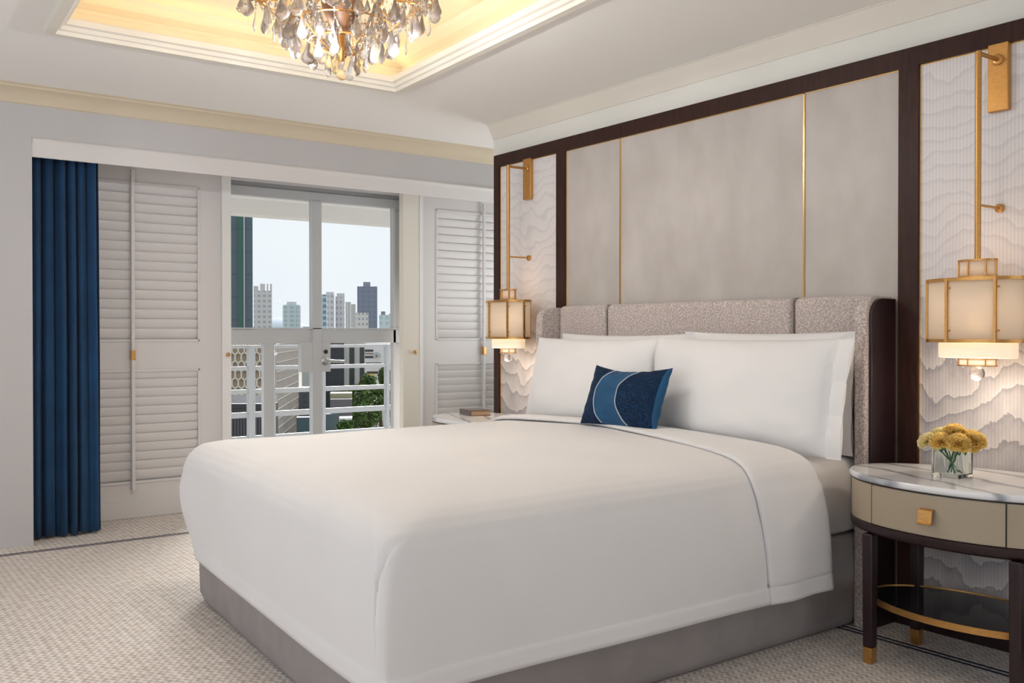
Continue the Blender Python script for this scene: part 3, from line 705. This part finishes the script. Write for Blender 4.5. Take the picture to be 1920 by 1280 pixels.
# ------------------------------------------------------------------ vase with carnations
va = empty('flower_vase', (3.165, 1.745, 0.657), R(0)); tag(va, 'square clear glass vase holding yellow carnations on the near nightstand', 'vase')
vs = 0.049; VH = 0.10
mb = MB()
def sqr(h, z): 
    out = []
    for cx, cy, a0 in ((1, 1, 0), (-1, 1, 90), (-1, -1, 180), (1, -1, 270)):
        for k in range(4): a = R(a0 + 30 * k); rr = min(.006, h); out.append((cx * (h - rr) + rr * math.cos(a), cy * (h - rr) + rr * math.sin(a), z))
    return out
mb.loops([sqr(vs - .002, 0.0005), sqr(vs, .004), sqr(vs, VH), sqr(vs - .005, VH), sqr(vs - .005, .014), sqr(0.001, .014)], True, True, True)
mb.build('glass', M['clearglass'], va, smooth=35)
fl = [(-0.050, 0.062, .120, .030), (-0.058, 0.008, .124, .030), (-0.048, -0.048, .122, .030), (0.002, 0.042, .140, .030), (-0.006, -0.012, .156, .032), (0.012, -0.072, .132, .029), (0.052, 0.006, .142, .029), (-0.010, -0.060, .118, .029), (0.048, 0.058, .124, .027)]
for i, (fx_, fy_, fz_, fr_) in enumerate(fl):
    rnd = random.Random(i); f_ = empty('carnation', (3.165 + fx_, 1.745 + fy_, .657 + fz_))
    c_ = Vector((fx_, fy_, 0)); ax = Vector((fx_ * 6, fy_ * 6, 0.7)).normalized(); rotq = Vector((0, 0, 1)).rotation_difference(ax).to_matrix()
    mb = MB()
    fr_ = 0.033 + 0.003 * (i % 3); core = fr_ * 0.40
    rings_ = []
    for q_ in range(9):
        ph = PI * q_ / 8; row = []
        for k in range(22):
            th = 2 * PI * k / 22; rr = core * (1 + .10 * math.sin(5 * th + q_))
            row.append(rotq @ Vector((rr * math.sin(ph) * math.cos(th) + 1e-5, rr * math.sin(ph) * math.sin(th), rr * .8 * math.cos(ph))))
        rings_.append(row)
    mb.loops(rings_, True)
    for k in range(120):
        ph = math.acos(1 - 1.35 * (k + .5) / 120); th = k * 2.39996 + rnd.uniform(-.2, .2)
        dr_ = Vector((math.sin(ph) * math.cos(th), math.sin(ph) * math.sin(th), math.cos(ph)))
        out = Vector((math.cos(th), math.sin(th), 0)); tn = Vector((-math.sin(th), math.cos(th), 0))
        gro = (dr_ + Vector((0, 0, 0.25 * (1 - k / 120)))).normalized(); wd = fr_ * rnd.uniform(.30, .46); ln_p = fr_ * rnd.uniform(.58, .74) * (1.15 - .25 * math.cos(ph)); grid = []
        for q_ in range(4):
            row = []
            for t in range(7):
                tt = -1 + t / 3; s_ = q_ / 3
                p = dr_ * core * .8 + gro * ln_p * s_ * (1 - .12 * tt * tt) + tn * wd * tt * (.35 + .65 * s_)
                p += dr_.cross(tn) * (0.0030 * math.sin(t * 2.9 + k) * s_ + .002 * s_ * s_)
                row.append(rotq @ Vector((p.x, p.y, p.z * .85)))
            grid.append(row)
        mb.loops(grid, False)
    mb.build('petals', M['petal'] if i % 3 else M['petal_pale'], f_, smooth=80)
    gx = MB(); bt = Vector((-fx_ * 0.35 + rnd.uniform(-.01, .01), -fy_ * 0.35 + rnd.uniform(-.01, .01), 0.018)); cen = Vector((fx_, fy_, fz_))
    inn = Vector((max(-.036, min(.036, fx_)), max(-.036, min(.036, fy_)), VH + .004))
    pts = [bt - cen, (bt + inn) / 2 - cen, inn - cen, (0, 0, -0.006)]
    gx.tube(pts, [.0022, .0022, .0024, .004], 8)
    gx.lathe([(.002, -.016), (.007, -.008), (.008, 0.0), (.006, .004)], n=10)
    gx.build('stem', M['green'], f_)
    tag(f_, ['pale', 'golden', 'deep yellow'][i % 3] + ' ruffled carnation in the square glass vase', 'flower', 'yellow carnations in the vase')
    f_['label'] = ['pale yellow carnation at the left edge of the bouquet, low over the rim', 'golden carnation at the front left of the bouquet', 'golden carnation at the front right of the bouquet', 'pale yellow carnation at the back left, just left of the topmost', 'golden carnation at the very top of the bouquet', 'golden carnation at the right edge of the bouquet', 'pale carnation at the back of the bouquet, behind the topmost', 'golden carnation drooping lowest at the front of the bouquet', 'golden carnation at the back left edge of the bouquet'][i]
lf = MB()
for (x, y, z, a) in ((-0.035, 0.02, 0.098, 0.5), (-0.03, 0.0, 0.102, 2.2), (0.0, -0.03, 0.10, 4.0), (0.01, 0.03, .10, 5.2)):
    for s in (0,):
        g_ = [[Vector((x + math.cos(a) * r_ * .045 - math.sin(a) * w_ * .014 * math.sin(PI * r_), y + math.sin(a) * r_ * .045 + math.cos(a) * w_ * .014 * math.sin(PI * r_), z + 0.012 * math.sin(PI * r_) - .02 * r_)) for w_ in (-1, 0, 1)] for r_ in (0.02, .25, .5, .75, .98)]
        lf.loops(g_, False)
lf.build('leaves', M['green'], va)

# ------------------------------------------------------------------ wall sconces
def sconce(y, label):
    g = empty('wall_sconce', (3.484, y, 1.955)); tag(g, label, 'wall lamp', 'brass hanging wall sconces')
    z0 = 1.955; rx = 3.325 - 3.484
    MB().box(-0.024, 0.0, -0.037, 0.037, 0, 0.245).build('back_plate', M['brass'], g, bevel=0.003)
    arm = MB(); arm.tube([(rx, 0, 2.140 - z0), (-0.03, 0, 2.140 - z0)], 0.0075, 14)
    fl_ = MB().lathe([(.021, 0), (.021, .004), (.018, .007), (.009, .008)], n=24).xform(Matrix.Translation((-0.024, 0, 2.140 - z0)) @ Matrix.Rotation(R(-90), 4, 'Y')); arm.add(fl_.v, fl_.f)
    arm.build('upper_arm', M['brass'], g)
    MB().tube([(rx, 0, 2.148 - z0), (rx, 0, 1.412 - z0)], 0.0105, 18).build('rod', M['brass'], g, bevel=0.002)
    a2 = MB().tube([(rx, 0, 1.605 - z0), (-0.018, 0, 1.605 - z0)], 0.005, 12)
    f2 = MB().lathe([(.016, 0), (.016, .012), (.010, .016)], n=24).xform(Matrix.Translation((0.0, 0, 1.605 - z0)) @ Matrix.Rotation(R(-90), 4, 'Y')); a2.add(f2.v, f2.f)
    a2.build('lower_arm', M['brass'], g)
    def lamp_tier(a, b, zb, zt_, ringw, ringh, name, m, bars, barw):
        sh = MB(); nn = 64
        sh.loops([[(rx + (a - .004) * math.cos(2 * PI * k / nn), (b - .004) * math.sin(2 * PI * k / nn), z - z0) for k in range(nn)] for z in (zb + .001, zt_ - .001)], True)
        o = sh.build(name, m, g, smooth=60); s_ = o.modifiers.new('s', 'SOLIDIFY'); s_.thickness = 0.003
        rg = MB()
        for zz in (zb, zt_ - ringh): rg.ellring(a + .004, b + .004, ringw, zz - z0, zz + ringh - z0, c=(rx, 0))
        for ang in bars:
            t = R(ang); x = rx + (a + .001) * math.cos(t); yy = (b + .001) * math.sin(t)
            rg.tube([(x, yy, zb - z0), (x, yy, zt_ - z0)], barw, 4)
        rg.build(name + '_frame', M['brass'], g, smooth=30)
    lamp_tier(.100, .180, 1.118, 1.346, .016, .012, 'drum_shade', M['shade'], (100, 160, 215, 260, 325, 35), .0065)
    for ang in (100, 160, 215, 260):
        for zz in (1.16, 1.31):
            t = R(ang); x = rx + .102 * math.cos(t); yy = .182 * math.sin(t); MB().tube([(x, yy, zz - z0), (x + .004, yy - .014, zz - z0)], .003, 8).build('shade_pin', M['brass'], g)
    lamp_tier(.034, .066, 1.348, 1.412, .068 * .4, .006, 'top_lantern', M['shade'], (110, 165, 220, 270, 330, 30), .0032)
    MB().loops([[(rx + a * math.cos(2 * PI * k / 48), b * math.sin(2 * PI * k / 48), z - z0) for k in range(48)] for a, b, z in ((.068, .140, 1.117), (.068, .140, 1.066), (.064, .136, 1.063))], True, True, True).build('inner_diffuser', M['diffuser'], g, smooth=50)
    lamp_tier(.034, .066, 1.034, 1.062, .012, .004, 'bottom_lantern', M['diffuser'], (110, 165, 220, 270, 330, 30), .0025)
    MB().ell(.03, .062, 1.0345 - z0, 1.038 - z0, c=(rx, 0)).build('lower_plate', M['diffuser'], g)
    nb = 14; cb_ = MB().lathe([(max(.0015, .026 * math.sin(PI * i / nb)), 1.008 - z0 - .026 * math.cos(PI * i / nb)) for i in range(nb + 1)], c=(rx, 0, 0), n=24)
    cb_.build('crystal_ball', M['crystal'], g, smooth=50)
    point('sconce_lamp', (3.325, y, 1.18), 0.5, (1, 0.72, 0.45), 0.03)
    point('sconce_downlight', (3.30, y, 0.975), 1.1, (1, 0.84, 0.66), 0.02)
    point('sconce_uplight', (3.33, y, 1.44), 0.25, (1, 0.74, 0.5), 0.02)
sconce(1.742, 'brass wall sconce with oval frosted shade above the near nightstand')
sconce(4.566, 'brass wall sconce with oval frosted shade beside the window, far side of the bed')

# ------------------------------------------------------------------ chandelier
ch = empty('chandelier', (1.68, 3.42, 2.15)); tag(ch, 'crystal chandelier with tiers of hanging drops in the yellow ceiling tray', 'chandelier')
fr = MB()
for r_, z_ in ((.365, .335), (.285, .27), (.20, .205), (.125, .145)):
    fr.tube([(r_ * math.cos(2 * PI * k / 48), r_ * math.sin(2 * PI * k / 48), z_) for k in range(49)], .0035, 6, cap=False)
for k in range(8):
    a = 2 * PI * k / 8 + .2; fr.tube([(r_ * math.cos(a), r_ * math.sin(a), z_) for r_, z_ in ((.02, .42), (.12, .36), (.22, .31), (.31, .30), (.365, .335), (.375, .38), (.35, .41))], .005, 8)
    fr.tube([(r_ * math.cos(a), r_ * math.sin(a), z_) for r_, z_ in ((.05, .10), (.125, .145), (.20, .205), (.285, .27), (.365, .335))], .003, 6)
fr.tube([(0, 0, .07), (0, 0, .49)], .012, 12)
fr.lathe([(.06, .485), (.06, .494)], n=32)
fr.build('brass_frame', M['brass'], ch)
MB().lathe([(.01, .17), (.045, .21), (.075, .27), (.085, .33), (.07, .38), (.03, .42)], n=28).build('amber_core', M['amberbowl'], ch)
def drop(L, r, beads, mi):
    mb = MB(); z = 0
    for i in range(beads):
        s_ = .0052; mb.lathe([(.0004, z), (s_, z - .005), (s_, z - .007), (.0004, z - .012)], n=6); z -= .0125
    mb.lathe([(.0006, z), (r * .22, z - L * .12), (r * .5, z - L * .38), (r * .95, z - L * .66), (r, z - L * .76), (r * .72, z - L * .90), (.0008, z - L)], n=8, sy=.5)
    return mb
protos = []
for (L, r, b, mk) in ((.085, .025, 2, 'crystal'), (.095, .029, 1, 'smoky'), (.085, .011, 3, 'crystal'), (.055, .020, 1, 'ambercr')):
    protos.append((drop(L, r, b, 0), M[mk]))
first = {}
tiers = [(.372, .345, 30, (0, 2, 1)), (.29, .275, 24, (1, 0, 2)), (.205, .215, 19, (0, 1, 0)), (.128, .150, 13, (1, 3, 0)), (.06, .105, 7, (3, 3, 0))]
cnt = 0
for r_, z_, n_, kinds in tiers:
    for k in range(n_):
        a = 2 * PI * k / n_ + r_ * 9; ki = kinds[k % 3]
        if ki not in first:
            mbp, mm = protos[ki]; o = mbp.build('crystal_drop', mm, ch, smooth=0); first[ki] = o
        else:
            o = first[ki].copy(); COL.objects.link(o)
        o.location = (r_ * math.cos(a) + random.uniform(-.008, .008), r_ * math.sin(a) + random.uniform(-.008, .008), z_ + random.uniform(-.012, .014)); o.rotation_euler = (random.uniform(-.08, .08), random.uniform(-.08, .08), random.uniform(0, PI)); cnt += 1
gm = MB()
for ring, (ra, za, rb, zb_, n_) in enumerate(((.372, .37, .29, .28, 14), (.29, .29, .20, .215, 12), (.20, .23, .125, .155, 10), (.10, .36, .29, .30, 10))):
    for k in range(n_):
        a0 = 2 * PI * k / n_; a1 = a0 + .18
        for i in range(11):
            t = i / 10; rr = ra + (rb - ra) * t; aa = a0 + (a1 - a0) * t; zz = za + (zb_ - za) * t - .03 * math.sin(PI * t)
            gm.lathe([(.0005, -.006), (.0062, 0), (.0005, .006)], c=(rr * math.cos(aa), rr * math.sin(aa), zz), n=5)
rp = random.Random(4)
pm = MB()
for k in range(260):
    t = rp.random() ** .7; rr = .06 + .30 * t; zz = .12 + .25 * t + rp.uniform(-.015, .05); a = rp.uniform(0, 2 * PI); L = rp.uniform(.035, .06); r0 = rp.uniform(.008, .014)
    pm.lathe([(.0006, 0), (r0 * .5, -L * .3), (r0, -L * .7), (.0006, -L)], c=(rr * math.cos(a), rr * math.sin(a), zz), n=6)
pb = pm.build('small_prisms', M['crystal'], ch, smooth=0); pb['kind'] = 'stuff'
gb = gm.build('bead_garlands', M['crystal'], ch, smooth=0); gb['kind'] = 'stuff'
MB().lathe([(max(.001, .022 * math.sin(PI * i / 10)), .022 - .022 * math.cos(PI * i / 10)) for i in range(11)], c=(0, 0, -.005), n=14).build('bottom_ball', M['ambercr'], ch, smooth=0)
for k in range(8):
    a = 2 * PI * k / 8 + .2
    MB().lathe([(.003, .0), (.012, .012), (.013, .024), (.006, .045), (.001, .055)], c=(.34 * math.cos(a), .34 * math.sin(a), .40), n=12).build('candle_bulb', M['bulb'], ch)
point('chandelier_lamp', (1.68, 3.42, 2.50), 1.0, (1, .97, .93), .015)
for k in range(4):
    a = PI / 4 + k * PI / 2; point('chandelier_lamp', (1.68 + .24 * math.cos(a), 3.42 + .24 * math.sin(a), 2.24), 5.6, (.99, .985, 1.0), .012)

# ------------------------------------------------------------------ balcony
st(box('floor', mat('balcony_tile', (.6, .58, .56), .7), 0.0, 6.5, 6.262, 8.1, -0.12, -0.02))
mb = MB(); mb.box(-0.5, 7.5, 6.262, 8.10, 2.30, 2.50).box(-0.5, 7.5, 7.90, 8.10, 2.170, 2.30)
st(mb.build('ceiling', mat('balcony_soffit', (.80, .78, .75), .8), smooth=0))
rl = empty('balcony_railing', (3.6, 7.9, -0.02)); tag(rl, 'white metal balcony railing with four horizontal rails outside the glass door', 'railing')
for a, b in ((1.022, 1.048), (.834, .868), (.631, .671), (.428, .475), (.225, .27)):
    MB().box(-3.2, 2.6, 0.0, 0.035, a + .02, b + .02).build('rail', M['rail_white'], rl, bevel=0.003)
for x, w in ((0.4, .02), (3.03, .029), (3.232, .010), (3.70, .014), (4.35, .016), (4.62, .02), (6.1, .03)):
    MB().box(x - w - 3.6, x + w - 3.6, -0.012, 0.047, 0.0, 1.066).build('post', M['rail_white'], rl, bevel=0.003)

# ------------------------------------------------------------------ the city
yaw_ = R(YAW); FH = Vector((math.cos(yaw_), math.sin(yaw_), 0)); RT = Vector((math.sin(yaw_), -math.cos(yaw_), 0))
def at(px, depth): return FH * depth + RT * ((px - 960) / FPX * depth)
def zat(py, depth): return CH - (py - 625) / FPX * depth
GZ = -16.0
mb = MB(); mb.add([(-900, 9, GZ), (1500, 9, GZ), (1500, 2200, GZ), (-900, 2200, GZ)], [(0, 1, 2, 3)])
o = mb.build('ground', noisemat('street_ground', (.16, .14, .115), (.24, .205, .17), .05, .9), smooth=0); o['kind'] = 'structure'; o.name = 'ground'
def tower(name, px0, px1, pytop, depth, m, label, cat='building', dep=18, rz=None, grp=None, top=None):
    a = at(px0, depth); b = at(px1, depth); zt_ = zat(pytop, depth)
    ray = b.normalized(); side = Vector((ray.y, -ray.x, 0)); w = (b - a).dot(side); c = b - side * w / 2
    ang = math.atan2(side.y, side.x)
    g = empty(name, (c.x, c.y, GZ), ang); tag(g, label, cat, grp); h = zt_ - GZ
    MB().box(-w / 2, w / 2, 0, dep, 0, h).build('walls', m, g, smooth=0)
    if top:
        for (t0, t1, th, tm) in top: MB().box(-w / 2 + w * t0, -w / 2 + w * t1, 0.5, dep * .7, h, h + th).build('roof_structure', tm, g, smooth=0)
    return g, w, h
pale = mat('haze_pale_concrete', (.62, .61, .62), .8); cream = mat('haze_cream_concrete', (.58, .55, .50), .8)  # base colours lightened to paint in the haze of distance
G1 = 'distant city towers'  # skyline tower skins below carry that haze in their base colours too
# glass tower, near left
gt, w, h = tower('office_tower', 300, 474, 250, 135, m_facade('teal_glass_curtain_wall', (.065, .105, .125), (.085, .13, .15), 1.6, 3.2, .94, .93, .12), 'tall dark teal glass tower filling the left edge of the view', dep=25)
for k, (xx, ww_, mm) in enumerate(((-7.8 + w / 2 + .0, .5, pale),)):
    pass
MB().box(w / 2 - 1.95, w / 2 - 1.25, -.6, 0, 0, h).build('corner_fin', mat('green_glass', (.03, .11, .085), .1), gt, smooth=0)
MB().box(w / 2 - 1.22, w / 2 - 1.08, -.7, 0, 0, h).build('white_fin', pale, gt, smooth=0)
tower('apartment_tower', 476, 510, 545, 620, m_facade('cream_apartments', (.60, .59, .58), (.36, .40, .45), 3.4, 3.4, .55, .5), 'pale stepped apartment tower right of the teal glass tower', dep=14, grp=G1, top=[(0, .25, 3, cream), (.35, .62, 4.5, pale), (.72, .8, 4.5, cream), (.9, 1, 4.5, cream)])
# rounded glass tower
c = at(547, 700); g = empty('office_tower', (c.x, c.y, GZ)); tag(g, 'rounded pale green glass tower standing alone on the skyline', 'building', G1)
hh = zat(574, 700) - GZ; rr = 16.5 / FPX * 700
MB().lathe([(rr, 0), (rr, hh), (rr * .93, hh + 1.0)], n=32).build('walls', m_facade('mint_glass', (.47, .55, .56), (.33, .42, .45), 3, 3.2, .5, .6, .3), g)
MB().lathe([(rr * .55, 0), (rr * .55, 2.2)], c=(0, 0, hh + 1.0), n=24).build('roof_structure', pale, g)
tower('apartment_tower', 581, 584, 563, 500, m_facade('strip_apartments', (.48, .52, .56), (.2, .28, .34), 2, 3, .5, .5), 'thin sliver of a tower just left of the door mullion', dep=6, grp=G1)
tower('apartment_tower', 598, 613, 552, 480, m_facade('blue_glass_apartments', (.45, .54, .60), (.16, .25, .32), 2.6, 3.0, .62, .6, .3), 'blue-grey glass apartment tower just right of the door mullion', dep=6, grp=G1)
tower('apartment_tower', 613.5, 627, 553, 500, m_facade('white_apartments', (.62, .60, .61), (.34, .38, .44), 2.2, 3.0, .5, .5), 'white apartment tower with flat canopy, left one of the twin towers', dep=6, grp='twin white towers', top=[(-.15, .95, 1.6, pale)])
tower('apartment_tower', 629, 646, 556, 505, m_facade('white_apartments_two', (.62, .59, .61), (.36, .38, .44), 2.0, 3.0, .45, .5), 'white apartment tower with flat canopy, right one of the twin towers', dep=6, grp='twin white towers', top=[(.15, 1.0, 1.8, pale)])
tower('apartment_tower', 648, 658, 566, 560, m_facade('ribbed_tower', (.60, .59, .57), (.42, .44, .47), 1.8, 60, .45, .9), 'slim ribbed pale tower, left of the stepped pair', dep=6, grp=G1)
tower('apartment_tower', 658.5, 667, 570, 562, m_facade('ribbed_tower_two', (.62, .61, .58), (.45, .47, .50), 1.6, 60, .4, .9), 'slim ribbed pale tower with lower roof, right of the stepped pair', dep=6, grp=G1)
tower('office_tower', 670, 707.5, 537, 640, m_facade('slate_glass', (.20, .23, .30), (.17, .20, .27), 4, 3.4, .6, .6, .4), 'tall slate grey office tower with flat roof', dep=20, grp=G1, top=[(.3, .65, 3.0, mat('slate', (.25, .28, .34), .6))])
tower('apartment_block', 667, 691, 586, 420, m_facade('small_white_block', (.66, .65, .63), (.36, .38, .40), 1.7, 2.3, .5, .5), 'low white apartment block in front of the slate tower', dep=6, grp=G1)
tower('office_block', 711, 734, 590, 420, m_facade('aqua_block', (.60, .68, .71), (.42, .58, .64), 2.8, 2.6, .6, .6), 'low aqua glass office block right of the slate tower', dep=6, grp=G1, top=[(.15, .5, 1.5, mat('grey_roof', (.25, .25, .28), .7))])
tower('office_block', 729, 790, 588, 330, m_facade('white_block_far', (.66, .66, .67), (.40, .44, .5), 2.6, 2.6, .4, .5), 'white office block behind the right door stile', dep=6, grp=G1)
tower('office_block', 568, 600, 612, 300, m_facade('low_mixed_block', (.52, .52, .54), (.30, .34, .38), 2.0, 2.4, .5, .5), 'low grey block on the skyline behind the door mullion', dep=6, grp=G1)
tower('office_block', 510, 530, 614, 560, m_facade('low_pale_block', (.60, .58, .56), (.4, .4, .42), 2.0, 2.4, .5, .5), 'low pale block below the hill on the skyline', dep=6, grp=G1)
# mast
c = at(748, 330); g = empty('radio_mast', (c.x, c.y, zat(588, 330))); tag(g, 'red and white radio mast on the roof at the right edge of the view', 'mast')
for k in range(5): MB().box(-.18, .18, -.18, .18, k * 1.35, k * 1.35 + 1.35).build('mast_section', mat('mast_red' if k % 2 == 0 else 'mast_white', (.6, .08, .06) if k % 2 == 0 else (.8, .8, .8), .6), g, smooth=0)
# hill
c = at(523, 1500); mb = MB()
mb.lathe([(90, 0), (62, 22), (36, 33), (14, 40), (1, 42)], c=(c.x, c.y, GZ), n=24); o = mb.build('hill', mat('hazy_hill', (.42, .48, .54), .9)); o['kind'] = 'structure'
# honeycomb building
gh, w, h = tower('honeycomb_building', 396, 517, 645, 100, mat('tan_panel', (.46, .38, .30), .8), 'tan building with cream honeycomb screen and slatted wing, below the glass tower', dep=6)
hx = MB(); cw, chh = .62, .88; T_ = .078
def bar2(mb, p, q, t, yd=-.35):
    p = Vector(p); q = Vector(q); dd = (q - p).normalized(); nn = Vector((-dd.y, dd.x)) * t
    pts = [p + nn, p - nn, q - nn, q + nn]
    mb.loops([[(v.x, y, v.y) for v in pts] for y in (0.0, yd)], True, True, True)
rows = 14; ncol = int(w / cw) + 1
for r_ in range(rows):
    zc = h - .5 - r_ * chh
    for k in range(ncol):
        x = -w / 2 + k * cw + (cw / 2 if r_ % 2 else 0)
        if x < -w / 2 + 1.0 or x > w / 2: continue
        u = chh * .34; e = chh * .66
        if x + cw / 2 <= w / 2 + .01:
            bar2(hx, (x + cw / 2, zc - u), (x + cw / 2, zc + u), T_)
            bar2(hx, (x, zc + e), (x + cw / 2, zc + u), T_)
        bar2(hx, (x, zc + e), (x - cw / 2, zc + u), T_)
hx.build('honeycomb_screen', mat('cream_precast', (.72, .66, .56), .8), gh, smooth=0)
# its long side wing, seen at a slant
a = at(517.5, 100); b = at(560, 122); dirv = (b - a); g2 = gh; wm = gh.matrix_basis.inverted() @ (Matrix.Translation((a.x, a.y, GZ)) @ Matrix.Rotation(math.atan2(dirv.y, dirv.x), 4, 'Z'))
Lw = dirv.length; MB().box(0.3, Lw, 0, 5, 0, zat(645, 100) - GZ).xform(wm).build('wing_walls', mat('dark_taupe', (.10, .085, .075), .8), g2, smooth=0)
sl = MB(); hz = zat(645, 100) - GZ
for k in range(22): x = Lw * k / 22; sl.box(x, x + .45, -.03, 0, 0, hz)
for k in range(14): sl.box(0, Lw, -.05, 0, hz - 1.0 - k * 1.0, hz - .92 - k * 1.0)
sl.xform(wm); sl.build('slat_screen', mat('taupe_slats', (.50, .44, .39), .8), g2, smooth=0)
# dark corrugated roof low at left
c0 = at(395, 80); g = empty('warehouse', (*at(440, 78)[:2], GZ), math.atan2(RT.y, RT.x)); tag(g, 'black corrugated metal shed at the lower left of the view', 'building')
MB().box(-3, 3.05, 0, 2, 0, zat(757, 78) - GZ).build('walls', mat('charcoal_sheet', (.045, .045, .05), .5), g, smooth=0)
rb = MB()
for k in range(24): rb.box(-3 + k * .25, -2.95 + k * .25, -.04, 0, 0, zat(770, 78) - GZ)
rb.build('ribs', mat('grey_rib', (.16, .16, .17), .5), g, smooth=0)
zz = zat(757, 78) - GZ; MB().add([(-3, -.1, zz - .3), (3.05, -.1, zz - .3), (3.05, 2, zz + .55), (-3, 2, zz + .55)], [(0, 1, 2, 3)]).build('roof', m_facade('striped_roof', (.05, .05, .06), (.10, .10, .11), .28, 50, .3, .99), g, smooth=0)
# dark and white blocks right of the slats
def block(name, px0, px1, py0, depth, m, label, dep=6, py1=None, **k):
    return tower(name, px0, px1, py0, depth, m, label, dep=dep, **k)
block('grey_block', 559, 606, 727, 124, m_facade('slate_panels', (.10, .115, .13), (.075, .09, .10), 1.0, .8, .5, .6), 'dark slate panelled block below the mullion', dep=4)
block('white_block', 566, 600, 662, 150, mat('plain_white', (.70, .70, .66), .8), 'plain white block wall seen between slats and mullion', dep=4)
gb_, w, h = block('office_block', 598, 645, 640, 135, m_facade('black_grid', (.035, .04, .05), (.02, .025, .032), 1.1, 1.1, .9, .9, .3), 'black gridded office block directly behind the lever handle', dep=4)
gw, w, h = block('office_block', 645, 684, 642, 145, mat('pale_piers', (.62, .58, .55), .8), 'pale office block with dark vertical window strips above the trees', dep=10)
for x0_, x1_ in ((655, 664), (674.5, 683)):
    MB().box(-w / 2 + w * (x0_ - 645) / 39, -w / 2 + w * (x1_ - 645) / 39, -.06, 0, 1, h - .6).build('window_strip', mat('dark_strip', (.045, .06, .055), .3), gw, smooth=0)
for x0_ in (646, 665): MB().box(-w / 2 + w * (x0_ - 645) / 39, -w / 2 + w * (x0_ + 1.6 - 645) / 39, -.4, 0, 0, h).build('pier', M['rail_white'], gw, smooth=0)
gx_, w, h = block('house', 682, 735, 643, 175, mat('white_stucco', (.80, .79, .77), .8), 'white stepped building with dark window bands and a small gable', dep=10)
s_ = w / 53
def win(p0, p1, y0, y1, nm='window_band', mm=None, d_=-.08):
    MB().box(-w / 2 + (p0 - 682) * s_, -w / 2 + (p1 - 682) * s_, d_, 0, zat(y1, 175) - GZ, zat(y0, 175) - GZ).build(nm, mm or mat('dark_window', (.04, .04, .045), .4), gx_, smooth=0)
win(684, 700, 655, 659); win(684, 700, 667, 671); win(686, 716, 679.5, 682); win(720, 723, 651, 660)
win(684, 700, 661.5, 663.5, 'red_stripe', mat('brick_red', (.35, .16, .13), .8)); win(688, 709, 696, 700); win(690, 707, 706, 712, 'window_band', mat('grey_glass', (.22, .23, .25), .4)); win(689, 702, 700, 706, 'awning', mat('yellow_awning', (.75, .5, .15), .7), -.8)
ga = MB(); gxx = -w / 2 + (706 - 682) * s_
ga.loops([[(gxx - .75, y, zat(668, 175) - GZ), (gxx + .75, y, zat(668, 175) - GZ), (gxx + .75, y, zat(664, 175) - GZ), (gxx, y, zat(659, 175) - GZ), (gxx - .75, y, zat(664, 175) - GZ)] for y in (-.5, 0)], True, True, True)
ga.build('gable', M['rail_white'], gx_, smooth=0)
win(705.2, 706.8, 664.5, 669, 'gable_window', None, -.55)
block('shop_row', 735, 765, 648, 170, m_facade('speckled_shops', (.62, .60, .57), (.12, .13, .13), 1.2, 1.5, .5, .45), 'narrow building with small dark openings at the far right of the view', dep=4)
block('kiosk', 619, 660, 737, 112, mat('khaki_roof', (.40, .38, .24), .8), 'low khaki roofed kiosk left of the trees', dep=3)
kb = block('kiosk', 619, 660, 748, 110, mat('grey_kiosk', (.16, .15, .16), .8), 'grey low wall in front of the khaki roofed kiosk', dep=1.5)
block('annex', 590, 634, 776, 108, mat('slate_teal', (.10, .14, .15), .6), 'teal-edged grey annex roof low at the mullion', dep=1.5)
block('annex', 556, 592, 782, 106, mat('teal_ledge', (.075, .13, .15), .6), 'dark teal annex at the foot of the slatted wing', dep=1.5)
block('parked_van', 636, 660, 783, 104, mat('white_van', (.8, .8, .8), .5), 'white flat-roofed van partly under the trees', cat='van', dep=2)
# trees
def tree(px, pytop, pybot, depth, wpx, seed, label):
    rnd = random.Random(seed); c = at(px, depth); zt_ = zat(pytop, depth); zb = zat(pybot, depth); W2 = wpx / FPX * depth / 2
    g = empty('tree', (c.x, c.y, GZ)); tag(g, label, 'tree', 'trees on the street below')
    MB().tube([(0, 0, 0), (.2, 0, (zb - GZ) * .6), (0, 0, (zt_ + zb) / 2 - GZ)], [.35, .28, .15], 10).build('trunk', M['bark'], g)
    mb = MB(); H2 = (zt_ - zb) / 2; cz = (zt_ + zb) / 2 - GZ
    for k in range(1300):
        v = Vector((rnd.gauss(0, 1), rnd.gauss(0, 1), rnd.gauss(0, 1))).normalized() * rnd.uniform(.55, 1) ** .6
        lump = 1 + .28 * noise.noise(v * 2.3 + Vector((seed, 0, 0)))
        p = Vector((v.x * W2 * lump, v.y * W2 * lump, cz + v.z * H2 * lump))
        s_ = rnd.uniform(.12, .32); a = Vector((rnd.uniform(-1, 1), rnd.uniform(-1, 1), rnd.uniform(-.6, .6))).normalized(); b = a.cross(Vector((rnd.uniform(-1, 1), rnd.uniform(-1, 1), rnd.uniform(-1, 1)))).normalized()
        mb.add([p - a * s_, p + b * s_ * .6, p + a * s_, p - b * s_ * .6], [(0, 1, 2, 3)])
    mb.build('foliage', M['hedge'], g, smooth=0)
for i, t in enumerate(((668, 722, 764, 128, 62, 1, 'broad tree in the left middle of the street trees'), (690, 703, 748, 136, 32, 2, 'pointed tree rising above the broad one'), (712, 724, 765, 132, 50, 3, 'bushy tree right of the broad one'), (686, 755, 803, 120, 56, 4, 'dark tree lowest in view, in front of the broad one'), (722, 688, 728, 150, 26, 5, 'light green tree behind, near the railing post'), (741, 690, 730, 158, 14, 6, 'narrow tree at the far right beside the door jamb'), (650, 788, 808, 100, 34, 7, 'low shrubby tree at the bottom, left of the dark one'), (738, 735, 800, 125, 14, 8, 'small sparse tree at the bottom right behind the post'))):
    tree(*t)
